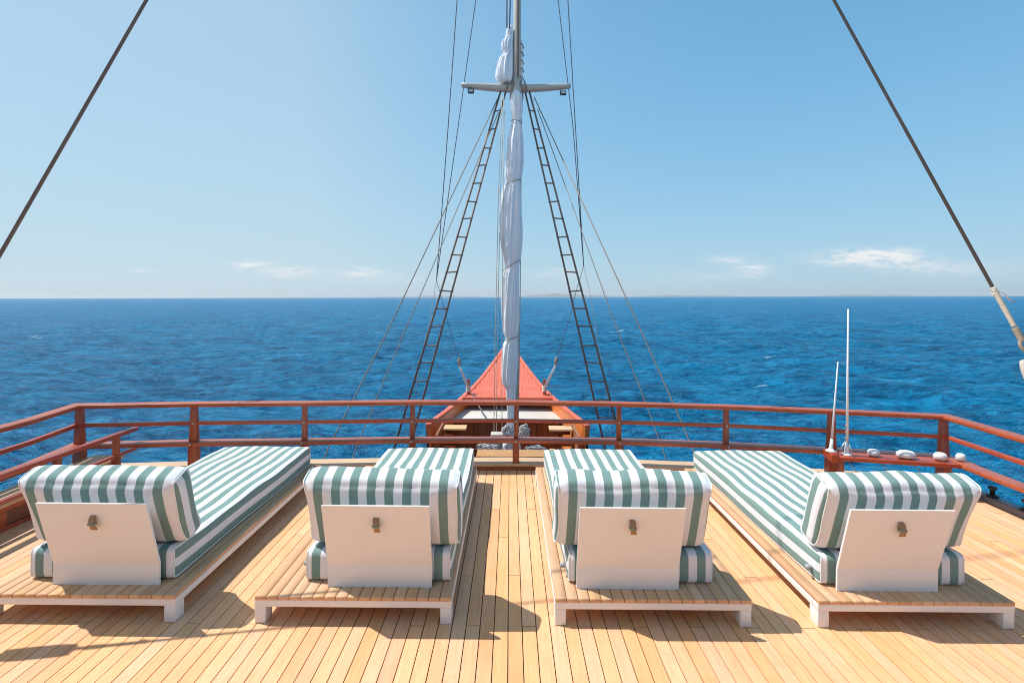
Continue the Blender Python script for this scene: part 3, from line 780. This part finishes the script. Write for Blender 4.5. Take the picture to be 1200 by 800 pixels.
# ------------------------------------------------------------------ bow: hull, bulwarks, forecastle
hull = empty('ship_hull', (0, 9, SEA)); own(hull)
tag(hull, 'red and orange wooden bow of the ship pointing to the horizon beyond the railing', 'ship')
CX = lambda d: (596.3 - 598) / 600 * d
ST = [(9.5, 1.53, -.57), (10.0, 1.43, -.555), (10.5, 1.32, -.54), (11.3, 1.18, -.52), (12.5, .97, -.475), (13.8, .77, -.38), (15.3, .56, -.24), (16.8, .32, -.04), (18.2, .12, .13), (19.0, .025, .22)]
def cap_side(s):
    n = len(ST); vs = []
    for d, h, z in ST:
        w = min(.10, h * .9)
        xo = CX(d) + s * h; xi = CX(d) + s * (h - w)
        vs += [(xo, d, z - .05), (xi, d, z - .05), (xi, d, z), (xo, d, z)]
    fs = [(0, 1, 2, 3), tuple((n - 1) * 4 + k for k in (3, 2, 1, 0))] + [(i * 4 + k, i * 4 + (k + 1) % 4, i * 4 + 4 + (k + 1) % 4, i * 4 + 4 + k) for i in range(n - 1) for k in range(4)]
    return MB().add(vs, fs)
def wall_side(s):
    n = len(ST); vs = []
    for d, h, z in ST:
        w = min(.10, h * .8)
        xo = CX(d) + s * (h - .008); xi = CX(d) + s * (h - w)
        vs += [(xo - s * .28 * min(1, h), d - .0, -2.2), (xi - s * .04 * min(1, h), d, -2.2), (xi, d, z - .051), (xo, d, z - .051)]
    fs = [(0, 1, 2, 3), tuple((n - 1) * 4 + k for k in (3, 2, 1, 0))] + [(i * 4 + k, i * 4 + (k + 1) % 4, i * 4 + 4 + (k + 1) % 4, i * 4 + 4 + k) for i in range(n - 1) for k in range(4)]
    return MB().add(vs, fs)
for s in (-1, 1):
    part(cap_side(s), 'bulwark_cap', M['faded_red'], hull, .008)
    part(wall_side(s), 'bulwark', M['orange_bulwark'], hull)
# forecastle deck planks flush with the caps (converging triangle)
st2 = [q for q in ST if q[0] >= 11.3]; st2 = [(11.75, 1.10, -.508)] + st2[1:]
pl = 22
for k in range(pl):
    f0, f1 = -1 + 2 * k / pl, -1 + 2 * (k + 1) / pl
    vs = []
    W0 = st2[0][1] - .12
    x0, x1 = f0 * W0 + .0022, f1 * W0 - .0022
    pts = []
    for i in range(40):
        d = 11.75 + (18.6 - 11.75) * i / 39
        for (a0, h0, z0_), (a1, h1, z1_) in zip(st2[:-1], st2[1:]):
            if a0 <= d <= a1: tt = (d - a0) / (a1 - a0); h = h0 + (h1 - h0) * tt; z = z0_ + (z1_ - z0_) * tt
        lim = max(0, h - .12)
        xa, xb = max(x0, -lim), min(x1, lim)
        if xb - xa < .004: break
        pts.append((xa + CX(d), xb + CX(d), d, z - .012 + .012 * (1 - ((xa + xb) / 2 / W0) ** 2)))
    if len(pts) < 2: continue
    for xa, xb, d, z in pts: vs += [(xa, d, z - .04), (xb, d, z - .04), (xb, d, z), (xa, d, z)]
    n = len(pts)
    fs = [(0, 1, 2, 3), tuple((n - 1) * 4 + q for q in (3, 2, 1, 0))] + [(i * 4 + q, i * 4 + (q + 1) % 4, i * 4 + 4 + (q + 1) % 4, i * 4 + 4 + q) for i in range(n - 1) for q in range(4)]
    part(MB().add(vs, fs), 'forecastle_plank', M['faded_red'], hull)
m = MB(); m.add([(CX(11.75) - 1.0, 11.76, -.6), (CX(11.75) + 1.0, 11.76, -.6), (CX(18) + .05, 18.3, .02), (CX(18) - .05, 18.3, .02)], [(0, 1, 2, 3)])
part(m, 'forecastle_underlay', M['hull_paint'], hull)
part(MB().box(CX(11.7) - 1.02, CX(11.7) + 1.02, 11.68, 11.745, -.60, -.50), 'forecastle_beam', M['faded_red'], hull, .006)
part(MB().box(CX(11.7) - 1.04, CX(11.7) + 1.04, 12.36, 12.41, -2.0, -.56), 'forecastle_bulkhead', M['cabinet'], hull)
# cabinet with cream top
zc = -.80
cr = MB(); y0, y1 = 10.8, 12.35
vs = [(CX(y0) - 1.17, y0, zc - .045), (CX(y0) + 1.17, y0, zc - .045), (CX(y1) + .89, y1, zc - .045), (CX(y1) - .89, y1, zc - .045)]
cr.hexa(vs + [(x, y, zc) for x, y, _ in vs]); part(cr, 'locker_top', M['cream'], hull, .012)
nb = 18
for k in range(nb):
    x0 = -1.1 + 2.2 * k / nb; 
    part(MB().box(CX(10) + x0 + .004, CX(10) + x0 + 2.2 / nb - .004, 10.9 + .004 * (k % 2), 10.93, -1.72, zc - .046), 'locker_board', M['cabinet'], hull)
part(MB().box(CX(10) - .85, CX(10) + .85, 10.931, 12.3, -1.72, zc - .05), 'locker_body', M['brown_panel'], hull)
# side steps
for s in (-1, 1):
    for k in range(4):
        z = -.64 - .165 * k; yn = 9.42 - .0 - .18 * k
        xa, xb = sorted((CX(9.6) + s * .77, CX(9.6) + s * 1.20))
        part(MB().box(xa, xb, yn, yn + .30, z - .03, z), 'step_tread', M['tread'], hull, .004)
        part(MB().box(xa + .015, xb - .015, yn + .27, yn + .295, z - .165, z - .031), 'step_riser', M['cabinet'], hull)
    part(MB().box(min(s * 1.21, s * 1.25) + CX(9.6), max(s * 1.21, s * 1.25) + CX(9.6), 8.8, 9.74, -1.72, -.60), 'step_side', M['cabinet'], hull)
# main hull shell below the deck
HS = [(-14, 2.6, -1.0, 1.8), (-10, 3.4, -1.2, 2.8), (-4, 3.75, -1.35, 3.3), (2, 3.6, -1.4, 3.1), (5.5, 3.0, -1.35, 2.3), (7.5, 2.35, -1.25, 1.55), (9.49, 1.62, -1.12, .9), (12.5, .96, -.53, .35), (15.3, .55, -.30, .08), (18.9, .02, .15, .01)]
m = MB(); vs = []; n = len(HS)
for d, h, z, hwt in HS:
    c = CX(d) if d > 5 else 0
    vs += [(c - h * .985, d, z), (c - hwt, d, SEA - .8), (c + hwt, d, SEA - .8), (c + h * .985, d, z)]
fs = [(i * 4 + k, i * 4 + k + 1, i * 4 + 4 + k + 1, i * 4 + 4 + k) for i in range(n - 1) for k in range(3)] + [(0, 1, 2, 3)]
m.add(vs, fs); part(m, 'hull_shell', M['hull_paint'], hull)
part(MB().box(-2.6, 2.6, 5.6, 7.4, -1.78, -1.72), 'well_deck', M['brown_panel'], hull)
part(MB().box(-1.35, 1.3, 7.4, 10.1, -1.78, -1.72), 'well_deck', M['brown_panel'], hull)
part(MB().box(-3.65, 3.7, -8, 5.0, -1.5, -.17), 'deckhouse', M['hull_paint'], hull)
# step board behind the coaming
sb = own(part(MB().box(-.37, .43, 5.78, 6.02, -.055, -.02), 'step_board', M['step_board'], empty('tmp')))
tmp = sb.parent; sb.parent = None; bpy.data.objects.remove(tmp)
me2 = MB(); me2.box(-.37, .43, 5.76, 6.02, -.05, .0); me2.box(-.36, .42, 5.775, 6.0, -.35, -.051)
bpy.data.objects.remove(sb); ship.pop()
sb = own(me2.build('step_board', M['step_board'], None, .004)); tag(sb, 'brown wooden step board just beyond the railing\'s centre post', 'step')

# ------------------------------------------------------------------ mast
MD = 9.0
mb0, mt0 = P(602.5, 520, MD), P(605.5, 100, MD)
mu = (mt0 - mb0) / (mt0.z - mb0.z)
def MZ(z, dx=0, dy=0): return mb0 + mu * (z - mb0.z) + Vector((dx, dy, 0))
mast = empty('mast', MZ(-1.72)); own(mast)
tag(mast, 'tall pale grey mast with a short crosstree and two floodlights above the bow', 'mast')
part(MB().tube([MZ(-1.72), MZ(2), MZ(5.4), MZ(13.5)], [.075, .072, .07, .055], 20), 'pole', M['mast'], mast)
zc_ = P(605, 103, MD).z
part(MB().tube([MZ(zc_ - .2, .02, -.075), MZ(9.6, .02, -.068), MZ(13.4, .02, -.055)], .014, 6), 'luff_track', M['mast_track'], mast)
# crosstree: long lens shape
ct = MB(); vs = []; NX = 21
for i in range(NX):
    s = -1 + 2 * i / (NX - 1); c = MZ(zc_); x = c.x + s * .955 - .01
    th = .062 * (1 - .42 * abs(s) ** 2) ; zm = c.z + .02 * (1 - s * s) * -1 + .035 * abs(s) - .0
    dp = .085 * (1 - .35 * abs(s) ** 2)
    for k in range(12):
        a = 2 * math.pi * k / 12; e = .75
        ca, sa = math.copysign(abs(math.cos(a)) ** e, math.cos(a)), math.copysign(abs(math.sin(a)) ** e, math.sin(a))
        vs.append((x, c.y - .0 + ca * dp, zm + sa * th))
fs = [(i * 12 + k, i * 12 + (k + 1) % 12, i * 12 + 12 + (k + 1) % 12, i * 12 + 12 + k) for i in range(NX - 1) for k in range(12)] + [tuple(range(12)), tuple((NX - 1) * 12 + k for k in range(12))]
ct.add(vs, fs, True); part(ct, 'crosstree', M['mast'], mast)
for sx, px, py in ((-1, 552, 107), (1, 660, 109)):
    p = P(px, py, MD - .02)
    m = MB().box(p.x - .052, p.x + .052, p.y - .03, p.y + .03, p.z - .035, p.z + .035)
    fl = part(m, 'floodlight', M['black'], mast, .006)
    part(MB().box(p.x - .038 - mast.location.x, p.x + .038 - mast.location.x, p.y - .036 - mast.location.y, p.y - .031 - mast.location.y, p.z - .024 - mast.location.z, p.z + .024 - mast.location.z), 'lens', M['lens'], fl)
    part(MB().box(p.x - .058, p.x - .054, p.y - .01, p.y + .01, p.z - .01, p.z + .075), 'bracket', M['black'], mast)
for dx in (-.14, .13, -.06, .07):
    c = MZ(zc_, dx, -.075); part(MB().tube([c + Vector((0, -.02, .08)), c + Vector((dx * .2, -.04, -.02)), c + Vector((dx * .3, 0, -.12))], .016, 8), 'lashing', M['rope_tan'], mast)
part(MB().lathe([(.12, -.22), (.125, -.05), (.1, .03), (.085, .16)], loc=MZ(zc_), seg=20), 'mast_band', M['mast'], mast)

def bundle(name, rows, d, folds, lb, seed, mat='sail', cat='sail', amp=.17):
    """gathered cloth: rows of (py, x_left, x_right) in photo pixels at depth d"""
    r = random.Random(seed)
    rows = sorted(rows)
    ys = np.array([q[0] for q in rows]); xl = np.array([q[1] for q in rows]); xr = np.array([q[2] for q in rows])
    n = int((ys[-1] - ys[0]) * .9); seg = 90; vs = []
    ph = [r.uniform(0, 6.28) for _ in range(8)]
    for i in range(n + 1):
        py = ys[0] + (ys[-1] - ys[0]) * i / n
        a, b = np.interp(py, ys, xl), np.interp(py, ys, xr)
        c = P((a + b) / 2, py, d); hw = max(.01, (b - a) / 2 / 600 * d)
        z = c.z
        for k in range(seg):
            th = 2 * math.pi * k / seg
            tw = th + .35 * math.sin(z * .9 + ph[0])
            f = 1 + amp * .55 * math.sin(7 * tw + ph[1] + .8 * math.sin(z * 1.4)) + amp * .5 * abs(math.sin(5.5 * tw * .909 + ph[2] + z * .5)) + amp * .35 * math.sin(13 * tw + ph[3] - z * 1.2) + amp * .25 * math.sin(3 * tw + z * 4 + ph[4]) + amp * .18 * math.sin(21 * tw + z * 3 + ph[5])
            f += amp * .5 * (1 - abs(math.sin(4.5 * tw + ph[6] + .6 * math.sin(z * 2.1))) ** .5) - amp * .25 + amp * .22 * math.sin(11 * tw + z * 5 + ph[7])
            f *= .93
            vs.append((c.x + hw * f * math.cos(th), c.y + hw * .95 * f * math.sin(th), z + .012 * math.sin(9 * th + z * 7)))
    fs = [(i * seg + k, i * seg + (k + 1) % seg, (i + 1) * seg + (k + 1) % seg, (i + 1) * seg + k) for i in range(n) for k in range(seg)]
    fs += [tuple(range(seg)), tuple(n * seg + k for k in range(seg))]
    c0 = P((rows[-1][1] + rows[-1][2]) / 2, ys[-1], d)
    rt = empty(name, c0); own(rt); tag(rt, lb, cat)
    m = MB(); m.add(vs, fs, True); part(m, 'cloth', M[mat], rt)
    return rt
SD = MD - .13
sail = bundle('furled_sail', [(106, 603, 606), (112, 600, 612), (120, 599, 613), (132, 600, 612.5), (142, 601, 610.5), (146, 600, 611), (165, 595, 612.5), (190, 592.5, 613), (205, 592.5, 611.5), (215, 594, 610),
        (222, 591, 610.5), (240, 587, 611.5), (270, 585, 611.5), (290, 586, 610.5), (305, 590, 609), (314, 592, 608), (325, 589.5, 608.5), (350, 588.5, 609), (375, 589, 609), (390, 590.5, 607), (397, 593, 606.5),
        (404, 590, 606), (420, 588.5, 606), (440, 588, 605), (449, 589, 605), (455, 593, 604.5), (480, 594.5, 603.5), (505, 594, 604), (516, 592, 606)], SD, 7,
        'long white sail gathered against the mast below the crosstree, tied with cord', 3)
def tie(root, py, a, b, slope, r=.006):
    pts = []
    for k in range(24):
        th = 2 * math.pi * k / 24
        c = P((a + b) / 2 + (b - a) / 2 * math.cos(th), py + slope * math.cos(th), SD); hw = (b - a) / 2 / 600 * SD
        pts.append(Vector((c.x, SD + hw * 1.0 * math.sin(th), c.z)))
    part(MB().tube(pts, r, 6, closed=True), 'tie_cord', M['rope_tan'], root)
tie(sail, 143, 599.5, 612, 1.5); tie(sail, 214, 592.5, 611, -3); tie(sail, 311, 589, 609.5, -6.5); tie(sail, 396, 591.5, 607.5, -2.5)
ts = bundle('furled_topsail', [(31, 596, 600), (36, 593, 601), (44, 592.5, 601), (50, 588, 601), (58, 587.5, 601), (63, 591, 601), (68, 586, 601), (74, 584, 601), (82, 582, 601), (90, 581.5, 601), (95, 583, 600), (97.5, 588, 599)], MD - .04, 6,
        'bunched white topsail hanging left of the mast just above the crosstree', 9, amp=.2)
lz = bundle('sail_remnant', [(48, 609.5, 612), (52, 609, 613), (70, 609, 613), (90, 609, 613), (100, 609, 612)], MD + .02, 6, 'narrow strip of grey sail laced to the right side of the mast above the crosstree', 4)
for k in range(5):
    p = P(611, 54 + 9.5 * k, MD + .0); part(MB().tube([p + Vector((-.02, -.05, .015)), p + Vector((.02, -.05, 0)), p + Vector((.045, 0, -.04))], .008, 6), 'lacing', M['line_grey'], lz)

# ------------------------------------------------------------------ lines and shrouds
def line(name, pts, r, lb, mat='line_grey', sag=0, group=None, cat='rope', seg=5):
    pts = [Vector(p) for p in pts]
    if sag:
        out = []
        for a_, b_ in zip(pts[:-1], pts[1:]):
            for k in range(8): t_ = k / 8; out.append(a_.lerp(b_, t_) - Vector((0, 0, sag * 4 * t_ * (1 - t_))))
        pts = out + [pts[-1]]
    m = MB().tube(pts, r, seg); l = pts[-1]
    m.v = [(v[0] - l.x, v[1] - l.y, v[2] - l.z) for v in m.v]
    o = m.build(name, M[mat]); o.location = l; own(o); tag(o, lb, cat, group); return o
line('shroud', [P(586, 110, 9), P(458, 380, 7.6), P(415, 466, 7.3), P(385, 524, 7.0), P(372, 560, 6.9)], .0095, 'thin shroud furthest left of those fanning down from the crosstree, outside the left ladder', 'rope_tan')
line('shroud', [P(584, 132, 9), P(478, 380, 7.9), P(443, 462, 7.6), P(414, 534, 7.3), P(404, 560, 7.2)], .0075, 'thin shroud between the outermost left shroud and the left ladder', 'rope_tan')
line('shroud', [P(626, 114, 9), P(748, 380, 7.6), P(788, 470, 7.3), P(812, 526, 7.0), P(824, 560, 6.9)], .0095, 'thin shroud furthest right of those fanning down from the crosstree, outside the right ladder', 'rope_tan')
line('shroud', [P(630, 128, 9), P(721, 380, 7.9), P(756, 470, 7.6), P(780, 536, 7.3), P(790, 560, 7.2)], .0075, 'thin shroud between the outermost right shroud and the right ladder', 'rope_tan')
NL, NR = P(511.5, 328, 10.5), P(684, 312, 10.5)
line('running_stay', [P(559, -300 * .07, 9.6), P(535.6 + 22, 0, 9.6), P(536.6, 150, 10), NL], .0085, 'inner of two grey lines meeting above the horizon left of the mast')
line('running_stay', [P(556, -260, 9.4), P(535.6, 0, 9.8), P(525, 150, 10.1), NL], .0095, 'outer of two grey lines meeting above the horizon left of the mast')
line('running_stay', [P(651, -22, 9.6), P(654, 0, 9.6), P(671.6, 150, 10), NR], .0085, 'inner of two grey lines meeting above the horizon right of the mast')
line('running_stay', [P(650, -260, 9.4), P(665.4, 0, 9.8), P(674.4, 150, 10.1), NR], .0095, 'outer of two grey lines meeting above the horizon right of the mast')
BL, BR = P(538, 422, 11.9), P(652, 421, 11.9)
line('tackle_line', [NL, P(517, 348, 10.8), P(526, 382, 11.4), BL], .006, 'faint line from the meeting point left of the mast down to the left bow tackle')
line('tackle_line', [NR, P(676, 338, 10.8), P(664, 385, 11.4), BR], .006, 'faint line from the meeting point right of the mast down to the right bow tackle')
line('guy_line', [NL, P(503, 380, 9.8), P(492, 425, 9.2), P(480, 500, 8.7), P(474, 545, 8.5)], .005, 'faint line dropping from the left meeting point behind the left ladder')
line('guy_line', [NR, P(693, 352, 9.8), P(703, 412, 9.2), P(716, 490, 8.7), P(722, 545, 8.5)], .005, 'faint line dropping from the right meeting point behind the right ladder')
for pts, lb in (([(588, 112), (583.8, 240), (579.8, 420), (578.5, 535)], 'pale halyard furthest left beside the furled sail'),
                ([(590.5, 112), (586, 240), (582.6, 420), (581.6, 520)], 'pale halyard just inside the leftmost one beside the furled sail'),
                ([(591, 130), (589, 300), (588.3, 420), (588.2, 515)], 'pale halyard touching the left edge of the furled sail')):
    line('halyard', [P(x, y, 8.75) for x, y in pts], .0065, lb, 'rope_pale')
line('halyard', [P(611, 130, 8.95), P(610.5, 260, 8.95), P(609, 400, 8.95), P(607, 520, 8.95)], .008, 'pale halyard running down the right side of the furled sail', 'rope_pale')
for k, (x0, x1) in enumerate(((594, 594.5), (598, 597.5))):
    line('topsail_halyard', [P(x0 + 1.5, -200, 8.9), P(x0, 0, 8.9), P(x1 - .5, 33, 8.9)], .012, ('dark line above the topsail, left of two beside the mast', 'dark line above the topsail, right one of two beside the mast')[k])
line('bow_rope', [P(553, 462, 12.0), P(560, 474, 11.2), P(568, 486, 10.5), P(574, 495, 10.0)], .012, 'dark rope slanting over the cream locker top behind the railing')

# rope ladders
def ladder(o0, i0, o1, i1, lb, nr=20):
    d0, d1 = 9.0, 8.35
    O0, I0, O1, I1 = P(*o0, d0), P(*i0, d0), P(*o1, d1), P(*i1, d1 + .15)
    rt = empty('shroud_ladder', (O1 + I1) / 2); own(rt); tag(rt, lb, 'ladder', 'dark ladders up to the crosstree')
    part(MB().tube([O0, O0.lerp(O1, .5), O1], [.016, .017, .018], 8), 'side_rail', M['ladder'], rt)
    part(MB().tube([I0, I0.lerp(I1, .5), I1], [.016, .017, .018], 8), 'side_rail', M['ladder'], rt)
    for k in range(nr):
        t_ = .055 + (k / (nr - .4)) ** .97 * .94
        a_ = O0.lerp(O1, t_); b_ = I0.lerp(I1, t_ - .004); u_ = (b_ - a_).normalized() * .02
        part(MB().tube([a_ - u_, b_ + u_ + Vector((0, 0, .018 * math.sin(k * 2.3)))], .0115, 6), 'rung', M['rung'], rt)
ladder((586.5, 108), (592.5, 108), (454.5, 550), (473.5, 550), 'narrow dark ladder left of the mast, from the crosstree down outside the bow')
ladder((620.5, 108), (615.5, 108), (736.5, 550), (714.5, 550), 'narrow dark ladder right of the mast, from the crosstree down outside the bow')
# bow tackle posts
for s, px, BB, lb, lb2 in ((-1, 549, BL, 'short dark red post on the left bulwark cap of the bow', 'rope tackle leaning left from the left bow post'), (1, 638, BR, 'short dark red post on the right bulwark cap of the bow', 'rope tackle leaning right from the right bow post')):
    p = P(px, 462, 12.1)
    o = MB().box(-.035, .035, -.035, .035, -.02, .36).build('bow_post', M['varnish_post'], None, .006); o.location = p; own(o); tag(o, lb, 'post')
    rt = empty('bow_tackle', p + Vector((0, -.05, .2))); own(rt); tag(rt, lb2, 'tackle')
    q = p + Vector((0, -.05, .16))
    for k in (-1, 0, 1): part(MB().tube([BB + Vector((.012 * k, 0, -.1)), q + Vector((.035 * k, -.02, 0))], .011, 5), 'fall', M['rope_white'], rt)
    part(MB().tube([BB + Vector((0, 0, .06)), BB, BB + Vector((-.01 * s, 0, -.12))], [.018, .042, .03], 8), 'block', M['rope_tan'], rt)
    part(MB().tube([q + Vector((.05 * math.cos(k * .8), .06 * math.sin(k * .8), .05 - .004 * k)) for k in range(34)], .013, 5), 'lashing', M['rope_white'], rt)
# windlass and rope coils at the mast foot
wd = empty('windlass', P(585, 560, 8.6)); own(wd); tag(wd, 'pale metal windlass beside the mast foot seen between the lower rails', 'windlass')
p = P(585, 512, 8.6)
part(MB().box(p.x - .14, p.x + .12, p.y - .1, p.y + .1, p.z - .05, p.z + .07), 'housing', M['mast'], wd, .012)
part(MB().box(p.x - .08, p.x + .06, p.y - .07, p.y + .07, -1.72, p.z - .051), 'pedestal', M['grey_plastic'], wd, .01)
part(MB().lathe([(.06, -.22), (.09, -.2), (.055, -.16), (.055, -.02), (.09, .02)], seg=18, M=Matrix.Rotation(R(90), 3, 'Y'), loc=p + Vector((-.05, -.02, -.16))), 'drum', M['metal'], wd)
def coil(c, rr, turns, lb, seed, tall=.32):
    r = random.Random(seed); pts = []
    n = turns * 18
    for k in range(n):
        a_ = 2 * math.pi * k / 18; w = .28 + .75 * abs(math.sin(k * .041 + seed)) + .15 * math.sin(k * .9)
        pts.append(c + Vector((rr * w * math.cos(a_) + .03 * r.uniform(-1, 1), -.03 + .05 * math.sin(k * .11) + r.uniform(-.02, .02), tall * w * math.sin(a_) + r.uniform(-.02, .02))))
    o = MB().tube(pts, .008, 4); o.v = [(v[0] - c.x, v[1] - c.y, v[2] - c.z) for v in o.v]
    ob = o.build('rope_coil', M['rope_white']); ob.location = c; own(ob); tag(ob, lb, 'rope')
coil(P(595, 506, 8.5), .085, 12, 'white rope coil hanging on the left of the mast foot', 2, .12)
coil(P(614, 507, 8.55), .075, 11, 'white rope coil hanging on the right of the mast foot', 5, .13)
coil(P(571, 524, 8.4), .16, 8, 'loose rope heap low on the left of the mast foot', 8, .05)
coil(P(628, 525, 8.4), .17, 7, 'loose rope heap low on the right of the mast foot', 12, .04)
cv = bundle('mast_boot_cover', [(512, 592, 607), (520, 588, 610), (530, 586, 611), (545, 585, 612)], 8.8, 6, 'grey canvas cover gathered round the mast foot below the rope coils', 21, amp=.1, cat='cover')

# ------------------------------------------------------------------ islands on the horizon
def island(xc, d, w, h, seed, lb):
    r = random.Random(seed); vs = []; n = 60
    for i in range(n + 1):
        s = -1 + 2 * i / n
        e = max(0, 1 - s * s) ** .8 * (.7 + .3 * math.sin(s * 5 + seed) * .6 + .12 * math.sin(s * 17 + seed * 2) + .06 * math.sin(s * 41))
        vs += [(xc + s * w, d - 400, SEA - 2), (xc + s * w, d, SEA + h * e), (xc + s * w, d + 1500, SEA - 2)]
    fs = [(i * 3 + k, i * 3 + 3 + k, i * 3 + 4 + k, i * 3 + 1 + k) for i in range(n) for k in range(2)]
    o = MB().add(vs, fs, True).build('hills', M['hills']); tag(o, lb, kind='structure')
t = NT('hill_scrub'); M['hills'] = t.set(color=t.mix(t.noise(t.coord('Object'), .002, 5), (.05, .06, .04), (.12, .12, .09)), rough=.9)
island((505 - 598) / 600 * 50000, 50000, 6000, 190, 1, 'low hazy hills on the horizon left of the mast')
island((660 - 598) / 600 * 46000, 46000, 5400, 330, 2, 'low hazy hills on the horizon behind the mast')
island((800 - 598) / 600 * 52000, 52000, 5600, 210, 3, 'faint low hills on the horizon right of the mast')
island((1020 - 598) / 600 * 52000, 52000, 5200, 240, 4, 'faint low hills on the horizon far right')

hz = MB().box(-60000, 60000, -3000, 58000, SEA - 12, 420).build('haze', None); tag(hz, kind='stuff')
hm = bpy.data.materials.new('haze_air'); hm.use_nodes = True; hm.node_tree.nodes.clear()
vo = hm.node_tree.nodes.new('ShaderNodeVolumePrincipled'); ho_ = hm.node_tree.nodes.new('ShaderNodeOutputMaterial')
vo.inputs['Color'].default_value = (.96, .98, 1.0, 1); vo.inputs['Density'].default_value = HAZE; vo.inputs['Anisotropy'].default_value = .2
hm.node_tree.links.new(vo.outputs[0], ho_.inputs['Volume']); hz.data.materials.append(hm)

# the ship leans a little: turn every ship object about the viewer's point
Hm = Matrix.Translation((0, 0, EYE)) @ Matrix.Rotation(HEEL, 4, 'Y') @ Matrix.Translation((0, 0, -EYE))
bpy.context.view_layer.update()
for o in ship:
    o.matrix_world = Hm @ o.matrix_basis
